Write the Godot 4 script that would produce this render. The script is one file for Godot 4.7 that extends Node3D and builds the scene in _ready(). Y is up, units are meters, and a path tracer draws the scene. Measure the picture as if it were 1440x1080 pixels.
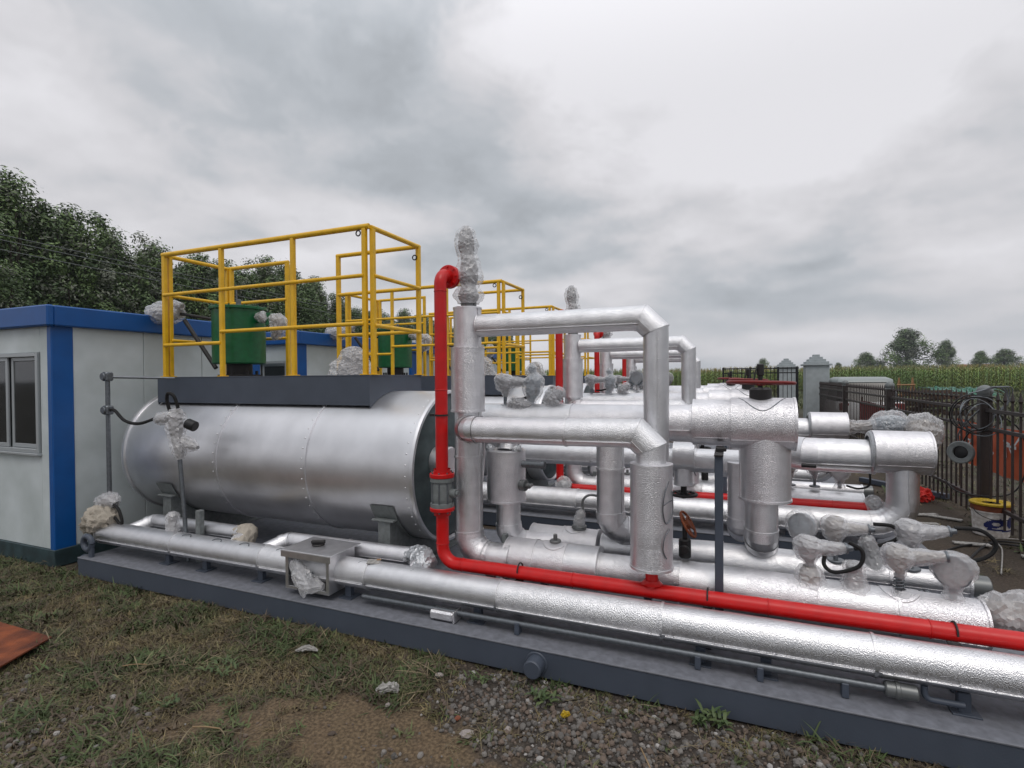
extends Node3D

var rng := RandomNumberGenerator.new()
var M := {}
var nz := FastNoiseLite.new()      # cladding waviness
var cr := FastNoiseLite.new()      # plastic film crumple
var gn := FastNoiseLite.new()      # ground patches
var gf := FastNoiseLite.new()      # ground fine relief
var units: Array = []              # [thing, label with %s, last unit index]
var used := {}

const UNIT_NAMES := ["front skid", "second skid", "third skid", "fourth skid"]
const UNIT_DX := [0.0, 0.0, -0.18, -0.22]
const UNIT_DD := [0.0, 2.72, 5.35, 7.95]

func V(x: float, y: float, d: float) -> Vector3:
	return Vector3(x, y, -d)

# ------------------------------------------------------------------ mesh buffer
class Mb:
	var v := PackedVector3Array()
	var n := PackedVector3Array()
	var c := PackedColorArray()
	var ix := PackedInt32Array()
	var col := Color(1, 1, 1)
	var use_col := false

	func add(p: Vector3, nn: Vector3) -> int:
		v.append(p)
		n.append(nn)
		c.append(col)
		return v.size() - 1

	# rows advance along +t, columns turn so that d_col x d_row points out
	func grid(rows: Array, wrap: bool, flip: bool = false) -> void:
		var h := rows.size()
		var w: int = rows[0].size()
		var b := v.size()
		for i in h:
			var r: PackedVector3Array = rows[i]
			var up: PackedVector3Array = rows[mini(i + 1, h - 1)]
			var dn: PackedVector3Array = rows[maxi(i - 1, 0)]
			for j in w:
				var jl := j - 1
				var jr := j + 1
				if wrap:
					jl = (j - 1 + w) % w
					jr = (j + 1) % w
				else:
					jl = maxi(jl, 0)
					jr = mini(jr, w - 1)
				var nn := (r[jr] - r[jl]).cross(up[j] - dn[j])
				if nn.length_squared() < 1e-16:
					nn = (up[jr] - up[jl] + dn[jr] - dn[jl]).cross(up[j] - dn[j])
				nn = nn.normalized()
				if flip:
					nn = -nn
				v.append(r[j])
				n.append(nn)
				c.append(col)
		var ww := w if wrap else w - 1
		for i in h - 1:
			for j in ww:
				var j2 := (j + 1) % w
				var p0 := b + i * w + j
				var p1 := b + i * w + j2
				var p2 := b + (i + 1) * w + j
				var p3 := b + (i + 1) * w + j2
				if flip:
					ix.append_array([p0, p1, p2, p1, p3, p2])
				else:
					ix.append_array([p0, p2, p1, p1, p2, p3])

	# flat convex polygon whose face looks along out
	func poly(pts: PackedVector3Array, out: Vector3) -> void:
		var nn := Vector3.ZERO
		for i in range(1, pts.size() - 1):
			nn += (pts[i] - pts[0]).cross(pts[i + 1] - pts[0])
		nn = nn.normalized()
		var rev := nn.dot(out) < 0.0
		if rev:
			nn = -nn
		var b := v.size()
		for p in pts:
			v.append(p)
			n.append(nn)
			c.append(col)
		for i in range(1, pts.size() - 1):
			if rev:
				ix.append_array([b, b + i, b + i + 1])
			else:
				ix.append_array([b, b + i + 1, b + i])

	func box(xf: Transform3D, s: Vector3, bev: float = 0.003) -> void:
		var h := s * 0.5
		bev = minf(bev, minf(h.x, minf(h.y, h.z)) * 0.8)
		var ax := [Vector3.RIGHT, Vector3.UP, Vector3.BACK]
		for a in 3:
			var b: int = (a + 1) % 3
			var d: int = (a + 2) % 3
			for sg in [-1.0, 1.0]:
				var o: Vector3 = ax[a] * (h[a] * sg)
				var pb: Vector3 = ax[b] * (h[b] - bev)
				var pd: Vector3 = ax[d] * (h[d] - bev)
				poly(PackedVector3Array([xf * (o - pb - pd), xf * (o + pb - pd), xf * (o + pb + pd), xf * (o - pb + pd)]), xf.basis * (ax[a] * sg))
			if bev <= 0.0:
				continue
			for s1 in [-1.0, 1.0]:
				for s2 in [-1.0, 1.0]:
					var e: Vector3 = ax[a] * (h[a] - bev)
					var q1: Vector3 = ax[b] * (s1 * h[b]) + ax[d] * (s2 * (h[d] - bev))
					var q2: Vector3 = ax[b] * (s1 * (h[b] - bev)) + ax[d] * (s2 * h[d])
					poly(PackedVector3Array([xf * (q1 - e), xf * (q1 + e), xf * (q2 + e), xf * (q2 - e)]), xf.basis * (ax[b] * s1 + ax[d] * s2))
		if bev > 0.0:
			for sx in [-1.0, 1.0]:
				for sy in [-1.0, 1.0]:
					for sz in [-1.0, 1.0]:
						var k := Vector3(sx, sy, sz)
						poly(PackedVector3Array([
							xf * (k * Vector3(h.x, h.y - bev, h.z - bev)),
							xf * (k * Vector3(h.x - bev, h.y, h.z - bev)),
							xf * (k * Vector3(h.x - bev, h.y - bev, h.z))]), xf.basis * k)

	func bx(center: Vector3, s: Vector3, bev: float = 0.003) -> void:
		box(Transform3D(Basis.IDENTITY, center), s, bev)

	# turned shape about xf's Y axis; profile points are (radius, height)
	func lathe(xf: Transform3D, prof: PackedVector2Array, seg: int = 24, smooth: bool = false) -> void:
		var rows := []
		for p in prof:
			var r := PackedVector3Array()
			for j in seg:
				var a := TAU * j / seg
				r.append(xf * Vector3(cos(a) * p.x, p.y, -sin(a) * p.x))
			rows.append(r)
		if smooth:
			grid(rows, true)
		else:
			for i in rows.size() - 1:
				grid([rows[i], rows[i + 1]], true)

	func tube(pts: PackedVector3Array, r: float, seg: int = 10, caps: bool = true) -> void:
		var m := pts.size()
		var rows := []
		var t := (pts[1] - pts[0]).normalized()
		var u := t.cross(Vector3(0.31, 0.77, 0.55)).normalized()
		for i in m:
			var tn: Vector3
			if i == 0:
				tn = t
			elif i == m - 1:
				tn = (pts[m - 1] - pts[m - 2]).normalized()
			else:
				tn = ((pts[i + 1] - pts[i]).normalized() + (pts[i] - pts[i - 1]).normalized()).normalized()
			u = (u - tn * u.dot(tn)).normalized()
			var w := tn.cross(u)
			var ring := PackedVector3Array()
			for j in seg:
				var a := TAU * j / seg
				ring.append(pts[i] + (u * cos(a) + w * sin(a)) * r)
			rows.append(ring)
		grid(rows, true)
		if caps:
			poly(rows[0], pts[0] - pts[1])
			poly(rows[m - 1], pts[m - 1] - pts[m - 2])

	func mesh() -> ArrayMesh:
		var arr := []
		arr.resize(Mesh.ARRAY_MAX)
		arr[Mesh.ARRAY_VERTEX] = v
		arr[Mesh.ARRAY_NORMAL] = n
		if use_col:
			arr[Mesh.ARRAY_COLOR] = c
		arr[Mesh.ARRAY_INDEX] = ix
		var am := ArrayMesh.new()
		am.add_surface_from_arrays(Mesh.PRIMITIVE_TRIANGLES, arr)
		return am

# ------------------------------------------------------------------ scene helpers
func axis_xf(o: Vector3, dir: Vector3) -> Transform3D:
	var y := dir.normalized()
	var x := y.cross(Vector3(0.2, 0.3, 0.93)).normalized()
	if absf(y.dot(Vector3(0.2, 0.3, 0.93).normalized())) > 0.95:
		x = y.cross(Vector3(1, 0.1, 0)).normalized()
	return Transform3D(Basis(x, y, x.cross(y)), o)

func numbered(s: String) -> String:
	if not used.has(s):
		used[s] = 0
		return s
	used[s] += 1
	return "%s_%03d" % [s, used[s]]

func thing(called: String, label: String, cat: String, group: String, at: Vector3, last: int = -1) -> Node3D:
	var o := Node3D.new()
	o.name = numbered(called)
	add_child(o)
	o.position = at
	o.set_meta("category", cat)
	if group != "":
		o.set_meta("group", group)
	if last >= 0:
		o.set_meta("label", label % UNIT_NAMES[0])
		units.append([o, label, last])
	else:
		o.set_meta("label", label)
	return o

# a mesh part whose vertices are given in world coordinates
func part(called: String, mb: Mb, mat: Material, par: Node3D) -> MeshInstance3D:
	var mi := MeshInstance3D.new()
	mi.name = called
	mi.mesh = mb.mesh()
	mi.material_override = mat
	par.add_child(mi, true)
	var q: Node = par
	var off := Vector3.ZERO
	while q != self:
		off += (q as Node3D).position
		q = q.get_parent()
	mi.position = -off
	return mi

func struct(called: String, mb: Mb, mat: Material, kind: String = "structure", label: String = "") -> MeshInstance3D:
	var mi := MeshInstance3D.new()
	mi.name = called
	mi.mesh = mb.mesh()
	mi.material_override = mat
	mi.set_meta("kind", kind)
	if label != "":
		mi.set_meta("label", label)
	add_child(mi, true)
	return mi

func cyl(mb: Mb, a: Vector3, b: Vector3, r: float, seg: int = 20, bev: float = 0.003) -> void:
	var l := a.distance_to(b)
	mb.lathe(axis_xf(a, b - a), PackedVector2Array([Vector2(0.0001, 0), Vector2(r - bev, 0), Vector2(r, bev), Vector2(r, l - bev), Vector2(r - bev, l), Vector2(0.0001, l)]), seg)

func arc_path(pts: Array, rad: float, n: int) -> PackedVector3Array:
	var out := PackedVector3Array()
	out.append(pts[0])
	for i in range(1, pts.size() - 1):
		var p: Vector3 = pts[i]
		var a: Vector3 = (pts[i - 1] - p)
		var b: Vector3 = (pts[i + 1] - p)
		var ang := a.angle_to(b)
		var tl := minf(rad / tan(ang * 0.5), minf(a.length(), b.length()) * 0.49)
		var r := tl * tan(ang * 0.5)
		a = a.normalized()
		b = b.normalized()
		var cen := p + (a + b).normalized() * (r / sin(ang * 0.5))
		var s := (p + a * tl) - cen
		var e := (p + b * tl) - cen
		for k in n + 1:
			out.append(cen + s.slerp(e, float(k) / n))
	out.append(pts[pts.size() - 1])
	return out

func smooth_path(pts: Array, per: int = 6) -> PackedVector3Array:
	var out := PackedVector3Array()
	var m := pts.size()
	for i in m - 1:
		var p0: Vector3 = pts[maxi(i - 1, 0)]
		var p1: Vector3 = pts[i]
		var p2: Vector3 = pts[i + 1]
		var p3: Vector3 = pts[mini(i + 2, m - 1)]
		for k in per:
			out.append(p1.cubic_interpolate(p2, p0, p3, float(k) / per))
	out.append(pts[m - 1])
	return out

# one rolled sheet of cladding between a and b, cut by the planes na and nb, with a lap seam and a swaged lip
func sheet(mb: Mb, a: Vector3, b: Vector3, r: float, na: Vector3, nb: Vector3, seam: Vector3, lip: bool, wav: float = 1.0) -> void:
	var t := (b - a).normalized()
	var l := a.distance_to(b)
	var u := (seam - t * seam.dot(t)).normalized()
	if u.length_squared() < 0.5:
		u = t.cross(Vector3(0.1, 0.2, 1)).normalized()
	var w := t.cross(u)
	var seg := 30 if r < 0.13 else (40 if r < 0.3 else 84)
	var nr := clampi(int(ceil(l / maxf(0.07, r * 0.35))), 1, 18)
	var sls := []
	for k in nr + 1:
		sls.append(float(k) / nr * (l if not lip else l - 0.014) / l)
	if lip:
		sls.append(1.0)
	var rows := []
	for s in sls:
		var ring := PackedVector3Array()
		for j in seg + 1:
			var th := TAU * j / seg
			var dir := u * cos(th) + w * sin(th)
			var c0: Vector3 = a + t * (l * s)
			var rr := r + 0.0028 * (1.0 - float(j) / seg) + wav * (nz.get_noise_3dv((c0 + dir * r) * 1.0) * 0.0022)
			var off := dir * rr
			var sa := -off.dot(na) / t.dot(na)
			var sb := -off.dot(nb) / t.dot(nb)
			ring.append(c0 + off + t * lerpf(sa, sb, s))
		rows.append(ring)
	if lip:
		var last: PackedVector3Array = rows.pop_back()
		mb.grid(rows, false)
		var r0: PackedVector3Array = rows[rows.size() - 1]
		var r1 := PackedVector3Array()
		var r2 := PackedVector3Array()
		for j in seg + 1:
			var th := TAU * j / seg
			var dir := u * cos(th) + w * sin(th)
			r1.append(r0[j] + dir * (0.005 if r < 0.3 else 0.011))
			r2.append(last[j] + dir * (0.005 if r < 0.3 else 0.011))
		mb.grid([r0, r1], false)
		mb.grid([r1, r2], false)
		mb.grid([r2, last], false)
		rows.append(last)
	else:
		mb.grid(rows, false)
	for i in rows.size() - 1:
		mb.poly(PackedVector3Array([rows[i][0], rows[i + 1][0], rows[i + 1][seg], rows[i][seg]]), -w)

# an insulated, clad pipe run: straight sheets and gored elbows as parts of par
func clad(par: Node3D, pts: Array, r: float, o: Dictionary = {}) -> void:
	var mats: Array = M.silvers
	var mi := rng.randi() % 4
	var gores: int = o.get("gores", 4)
	var rad: float = o.get("rad", r * 1.7)
	var sec: float = o.get("sec", 0.95)
	var seam: Vector3 = o.get("seam", Vector3(0.1, -0.45, 0.9))
	var ex := PackedVector3Array()
	var isel := []
	if gores == 0 or pts.size() == 2:
		ex = PackedVector3Array(pts)
		for i in pts.size() - 1:
			isel.append(false)
	else:
		ex = arc_path(pts, rad, gores)
		var k := 0
		for i in range(1, pts.size() - 1):
			isel.append(false)
			for j in gores:
				isel.append(true)
		isel.append(false)
	var m := ex.size()
	var el: Mb = null
	for i in m - 1:
		var a := ex[i]
		var b := ex[i + 1]
		var t := (b - a).normalized()
		var na := t
		var nb := t
		if i > 0:
			na = (t + (ex[i] - ex[i - 1]).normalized()).normalized()
		if i < m - 2:
			nb = (t + (ex[i + 2] - ex[i + 1]).normalized()).normalized()
		var l := a.distance_to(b)
		if isel[i]:
			if el == null:
				el = Mb.new()
			sheet(el, a, b, r + (0.0015 if i % 2 == 0 else 0.0048), na, nb, seam, false, 0.5)
			if i + 1 >= isel.size() or not isel[i + 1]:
				part("elbow", el, mats[mi], par)
				el = null
			continue
		if l < 0.004:
			continue
		var ns := maxi(1, int(round(l / sec)))
		for k in ns:
			var mb := Mb.new()
			var p := a.lerp(b, float(k) / ns)
			var q := a.lerp(b, float(k + 1) / ns)
			var lip := q.distance_to(p) > 0.08 and (k < ns - 1 or gores != 0 or i == m - 2)
			sheet(mb, p, q, r + rng.randf_range(-0.001, 0.001), na if k == 0 else t, nb if k == ns - 1 else t, seam.rotated(t, rng.randf_range(-0.12, 0.12)), lip)
			if o.get("rivets", r > 0.07) and q.distance_to(p) > 0.2:
				var su := (seam - t * seam.dot(t)).normalized()
				mb.box(Transform3D(Basis(t, su, t.cross(su)), (p + q) * 0.5 + su * (r + 0.004)), Vector3(q.distance_to(p) - 0.03, 0.009, 0.0025), 0.0005)
				var nrv := int(q.distance_to(p) / 0.11)
				for e in nrv:
					var rp := p.lerp(q, (e + 0.5) / nrv) + su.rotated(t, -0.06) * (r + 0.003)
					mb.lathe(axis_xf(rp - su * 0.002, su), PackedVector2Array([Vector2(0.005, 0), Vector2(0.0042, 0.003), Vector2(0.0001, 0.0045)]), 6, true)
			if k == 0 and i == 0 and o.get("cap0", true):
				disc(mb, p, -t, r + 0.001, 0.0)
			if k == ns - 1 and i == m - 2 and o.get("cap1", true):
				disc(mb, q, t, r + 0.002, 0.0)
			part("cladding_sheet", mb, mats[(mi + (rng.randi() % 2)) % 4], par)

func disc(mb: Mb, c: Vector3, nn: Vector3, r: float, inset: float) -> void:
	mb.lathe(axis_xf(c - nn * 0.001, nn), PackedVector2Array([Vector2(r + 0.004, -0.012), Vector2(r + 0.004, 0), Vector2(r - 0.004, 0.0015), Vector2(r * 0.5, 0.003), Vector2(0.0001, 0.003)]), 36)

# crumpled film pulled over something: a fat path, creased into small flat facets or smooth
func blob(mb: Mb, path: Array, radii: Array, amp: float = 0.16, seg: int = 24, per: int = 5, facets: bool = true) -> void:
	var big: float = radii.max()
	if facets and big > 0.1:
		seg = clampi(int(seg * big / 0.085), 24, 64)
		per = clampi(int(per * big / 0.085), 5, 12)
	var pts := smooth_path(path, per)
	var rad := []
	for i in radii.size() - 1:
		for k in per:
			var f := float(k) / per
			f = f * f * (3.0 - 2.0 * f)
			rad.append(lerpf(radii[i], radii[i + 1], f))
	rad.append(radii[radii.size() - 1])
	var m := pts.size()
	var rows := []
	var u := (pts[1] - pts[0]).normalized().cross(Vector3(0.31, 0.47, 0.75)).normalized()
	var r2 := RandomNumberGenerator.new()
	r2.seed = int(absf(path[0].x * 7919.0 + path[0].y * 104729.0 + path[0].z * 1299709.0)) + seg
	for i in m:
		var tn := (pts[mini(i + 1, m - 1)] - pts[maxi(i - 1, 0)]).normalized()
		u = (u - tn * u.dot(tn)).normalized()
		var w := tn.cross(u)
		var ring := PackedVector3Array()
		for j in seg:
			var a := TAU * (j + (0.5 * (i % 2) if facets else 0.0)) / seg
			var dir := u * cos(a) + w * sin(a)
			var p: Vector3 = pts[i] + dir * rad[i]
			var pl: Vector3 = Vector3(cos(a) * 0.15, sin(a) * 0.15, float(i) / per * 0.06) + path[0]
			var k := cr.get_noise_3dv(p * 0.6) * amp * 0.7 + (cr.get_noise_3dv(pl) - 0.2) * amp * 0.9
			if facets:
				k += r2.randf_range(-0.5, 0.5) * amp * 0.75 * minf(1.0, 0.1 / big)
				p += tn * r2.randf_range(-0.2, 0.2) * rad[i] / per
			ring.append(p + dir * (rad[i] * k))
		rows.append(ring)
	if facets:
		for i in m - 1:
			var o := i % 2
			for j in seg:
				var j1 := (j + 1) % seg
				var a0: Vector3 = rows[i][j]
				var a1: Vector3 = rows[i][j1]
				var b0: Vector3 = rows[i + 1][j]
				var b1: Vector3 = rows[i + 1][j1]
				var out: Vector3 = a0 + b1 - pts[i] - pts[i + 1]
				if o == 0:
					mb.poly(PackedVector3Array([a0, a1, b0]), out)
					mb.poly(PackedVector3Array([a1, b1, b0]), out)
				else:
					mb.poly(PackedVector3Array([a0, a1, b1]), out)
					mb.poly(PackedVector3Array([a0, b1, b0]), out)
	else:
		mb.grid(rows, true)
	mb.poly(rows[0], pts[0] - pts[1])
	mb.poly(rows[m - 1], pts[m - 1] - pts[m - 2])

# wrapped instrument: an inner body seen through a crumpled film
func wrapped(par: Node3D, path: Array, radii: Array, inner: Material, amp: float = 0.16) -> void:
	var inn := Mb.new()
	var r2 := []
	for r in radii:
		r2.append(maxf(r * 0.72, 0.004))
	blob(inn, path, r2, 0.03, 18, 4, false)
	part("instrument_body", inn, inner, par)
	var mb := Mb.new()
	blob(mb, path, radii, amp)
	part("plastic_wrap", mb, M.film, par)

func hose(par: Node3D, pts: Array, r: float, mat: Material, called: String = "cable") -> void:
	var mb := Mb.new()
	mb.tube(smooth_path(pts, 7), r, 8)
	part(called, mb, mat, par)

# ------------------------------------------------------------------ materials
func noise_tex(freq: float, size: int, normal: bool, strength: float = 4.0, type: int = FastNoiseLite.TYPE_SIMPLEX_SMOOTH, oct: int = 3, ramp: Gradient = null, sd: int = 1, ridged: bool = false) -> NoiseTexture2D:
	var n := FastNoiseLite.new()
	n.noise_type = type
	n.frequency = freq
	n.seed = sd
	n.fractal_octaves = oct
	if ridged:
		n.fractal_type = FastNoiseLite.FRACTAL_RIDGED
	var t := NoiseTexture2D.new()
	t.width = size
	t.height = size
	t.seamless = true
	t.generate_mipmaps = true
	if normal:
		t.as_normal_map = true
		t.bump_strength = strength
	elif ramp:
		t.color_ramp = ramp
	t.noise = n
	return t

func ramp2(a: Color, b: Color) -> Gradient:
	var g := Gradient.new()
	g.set_color(0, a)
	g.set_color(1, b)
	return g

func mat(col: Color, rough: float, metal: float = 0.0, extra: Dictionary = {}) -> StandardMaterial3D:
	var m := StandardMaterial3D.new()
	m.albedo_color = col
	m.roughness = rough
	m.metallic = metal
	if extra.has("albedo"):
		m.albedo_texture = extra.albedo
	if extra.has("normal"):
		m.normal_enabled = true
		m.normal_texture = extra.normal
		m.normal_scale = extra.get("ns", 1.0)
	if extra.has("rough"):
		m.roughness_texture = extra.rough
	if extra.has("scale"):
		m.uv1_triplanar = true
		var s: float = extra.scale
		m.uv1_scale = Vector3(s, s, s)
	return m

func make_materials() -> void:
	var emboss := noise_tex(0.15, 512, true, 7.0, FastNoiseLite.TYPE_SIMPLEX_SMOOTH, 2)
	var grain := noise_tex(0.02, 512, false, 1, FastNoiseLite.TYPE_SIMPLEX_SMOOTH, 5, ramp2(Color(0.80, 0.80, 0.80), Color(1, 1, 1)), 5)
	var light_grain := noise_tex(0.008, 512, false, 1, FastNoiseLite.TYPE_SIMPLEX_SMOOTH, 5, ramp2(Color(0.90, 0.90, 0.90), Color(1, 1, 1)), 6)
	var smudge := noise_tex(0.012, 512, false, 1, FastNoiseLite.TYPE_SIMPLEX_SMOOTH, 5, ramp2(Color(0.62, 0.62, 0.62), Color(1, 1, 1)), 9)
	var fine := noise_tex(0.25, 512, true, 2.0, FastNoiseLite.TYPE_SIMPLEX_SMOOTH, 2, null, 3)
	M.silver = mat(Color(0.93, 0.925, 0.935), 0.36, 1.0, {"normal": emboss, "ns": 0.52, "albedo": light_grain, "scale": 2.0})
	M.silvers = [M.silver]
	for q in [[0.92, 0.30, 0.44], [0.95, 0.40, 0.58], [0.90, 0.34, 0.36]]:
		M.silvers.append(mat(Color(q[0], q[0], q[0] + 0.008), q[1], 1.0, {"normal": emboss, "ns": q[2], "albedo": light_grain, "scale": 2.0}))
	M.silver_tank = mat(Color(0.92, 0.92, 0.93), 0.41, 1.0, {"albedo": light_grain, "scale": 0.7})
	M.sheet = mat(Color(0.86, 0.86, 0.87), 0.33, 0.9, {"albedo": light_grain, "scale": 2.0})
	M.red = mat(Color(0.80, 0.03, 0.025), 0.48, 0.0, {"rough": smudge, "albedo": light_grain, "normal": fine, "ns": 0.12, "scale": 2.0})
	M.yellow = mat(Color(0.93, 0.73, 0.10), 0.42, 0.0, {"albedo": light_grain, "scale": 2.0})
	M.green = mat(Color(0.04, 0.40, 0.22), 0.38, 0.0, {"albedo": grain, "scale": 1.5})
	M.slate = mat(Color(0.285, 0.315, 0.365), 0.5, 0.0, {"albedo": light_grain, "normal": fine, "ns": 0.1, "scale": 0.8})
	M.deck = mat(Color(0.48, 0.49, 0.52), 0.6, 0.0, {"albedo": grain, "normal": fine, "ns": 0.3, "scale": 1.4})
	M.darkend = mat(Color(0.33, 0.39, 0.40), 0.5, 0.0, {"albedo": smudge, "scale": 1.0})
	M.galv = mat(Color(0.50, 0.52, 0.54), 0.45, 0.8, {"albedo": grain, "scale": 3.0})
	M.grey_paint = mat(Color(0.48, 0.50, 0.50), 0.5, 0.0, {"albedo": grain, "scale": 2.0})
	M.black = mat(Color(0.045, 0.045, 0.05), 0.5)
	M.black_metal = mat(Color(0.09, 0.09, 0.10), 0.45, 0.0, {"albedo": grain, "scale": 3.0})
	M.iron = mat(Color(0.13, 0.12, 0.12), 0.5, 0.0, {"albedo": grain, "scale": 3.0})
	M.fence = mat(Color(0.20, 0.165, 0.155), 0.5, 0.0, {"albedo": grain, "scale": 3.0})
	M.wheel_red = mat(Color(0.50, 0.09, 0.07), 0.45, 0.0, {"albedo": grain, "scale": 3.0})
	M.rust = mat(Color(0.60, 0.33, 0.18), 0.75, 0.0, {"albedo": noise_tex(0.02, 512, false, 1, FastNoiseLite.TYPE_SIMPLEX_SMOOTH, 5, ramp2(Color(0.45, 0.38, 0.34), Color(1.0, 0.95, 0.85)), 22), "normal": fine, "ns": 0.3, "scale": 0.5})
	M.inner_grey = mat(Color(0.66, 0.655, 0.655), 0.4, 0.0, {"albedo": smudge, "scale": 5.0})
	M.inner_blue = mat(Color(0.55, 0.61, 0.65), 0.4, 0.0, {"albedo": smudge, "scale": 5.0})
	M.inner_tan = mat(Color(0.60, 0.56, 0.51), 0.5, 0.0, {"albedo": smudge, "scale": 5.0})
	M.inner_steel = mat(Color(0.45, 0.46, 0.46), 0.4, 0.6)
	M.wool = mat(Color(0.66, 0.63, 0.58), 0.85, 0.0, {"normal": noise_tex(0.06, 256, true, 8.0, FastNoiseLite.TYPE_SIMPLEX_SMOOTH, 4, null, 31), "ns": 0.8, "scale": 4.0})
	var film := mat(Color(0.92, 0.92, 0.93, 0.30), 0.10, 0.0, {"normal": noise_tex(0.012, 512, true, 14.0, FastNoiseLite.TYPE_SIMPLEX, 4, null, 17, true), "ns": 0.25, "scale": 3.0})
	film.transparency = BaseMaterial3D.TRANSPARENCY_ALPHA
	M.film = film
	M.foil = mat(Color(0.74, 0.75, 0.76), 0.32, 0.85, {"normal": noise_tex(0.012, 512, true, 14.0, FastNoiseLite.TYPE_SIMPLEX, 4, null, 19, true), "ns": 0.9, "scale": 4.0})
	M.cabin = mat(Color(0.80, 0.83, 0.84), 0.5, 0.0, {"albedo": noise_tex(0.006, 512, false, 1, FastNoiseLite.TYPE_SIMPLEX_SMOOTH, 5, ramp2(Color(0.86, 0.87, 0.86), Color(1, 1, 1)), 41), "scale": 0.5})
	M.cabin_blue = mat(Color(0.0, 0.32, 0.60), 0.42, 0.0, {"albedo": light_grain, "scale": 0.9})
	M.base_teal = mat(Color(0.20, 0.29, 0.31), 0.55, 0.0, {"albedo": smudge, "scale": 1.0})
	M.alu = mat(Color(0.66, 0.68, 0.69), 0.4, 0.4)
	var g := mat(Color(0.12, 0.14, 0.15, 0.45), 0.04)
	g.transparency = BaseMaterial3D.TRANSPARENCY_ALPHA
	M.glass = g
	M.dark_room = mat(Color(0.18, 0.18, 0.18), 0.8)
	M.concrete = mat(Color(0.66, 0.69, 0.70), 0.8, 0.0, {"albedo": light_grain, "normal": fine, "ns": 0.5, "scale": 1.0})
	M.stone = mat(Color(1, 1, 1), 0.85, 0.0, {"normal": fine, "ns": 0.5, "scale": 6.0, "albedo": grain})
	M.stone.vertex_color_use_as_albedo = true
	M.leaf = mat(Color(1, 1, 1), 0.6)
	M.leaf.vertex_color_use_as_albedo = true
	M.leaf.backlight_enabled = true
	M.leaf.backlight = Color(0.24, 0.30, 0.12)
	M.bark = mat(Color(0.30, 0.26, 0.22), 0.9, 0.0, {"albedo": smudge, "scale": 1.0})
	var soil := mat(Color(1, 1, 1), 0.95, 0.0, {"albedo": noise_tex(0.05, 1024, false, 1, FastNoiseLite.TYPE_SIMPLEX_SMOOTH, 6, ramp2(Color(0.48, 0.46, 0.43), Color(1, 1, 1)), 51), "normal": noise_tex(0.06, 1024, true, 9.0, FastNoiseLite.TYPE_SIMPLEX_SMOOTH, 6, null, 52), "ns": 0.8, "scale": 0.8})
	soil.vertex_color_use_as_albedo = true
	M.soil = soil
	M.white_paint = mat(Color(0.86, 0.86, 0.86), 0.35)
	M.pale_stone = mat(Color(0.72, 0.68, 0.66), 0.85, 0.0, {"albedo": smudge, "normal": fine, "ns": 0.6, "scale": 4.0})
	M.orange_stone = mat(Color(0.58, 0.34, 0.24), 0.85, 0.0, {"albedo": smudge, "scale": 4.0})
	M.paper = mat(Color(0.72, 0.71, 0.69), 0.7, 0.0, {"albedo": smudge, "scale": 5.0})
	M.bright_yellow = mat(Color(0.86, 0.72, 0.14), 0.5, 0.0, {"albedo": smudge, "scale": 6.0})
	M.net_green = mat(Color(0.17, 0.40, 0.31), 0.7)
	M.orange = mat(Color(0.58, 0.44, 0.30), 0.7)
	M.roof_orange = mat(Color(0.55, 0.28, 0.18), 0.8)
	M.plank = mat(Color(0.36, 0.27, 0.20), 0.8, 0.0, {"albedo": smudge, "scale": 2.0})
	M.rubber = mat(Color(0.05, 0.05, 0.05), 0.8)

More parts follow.
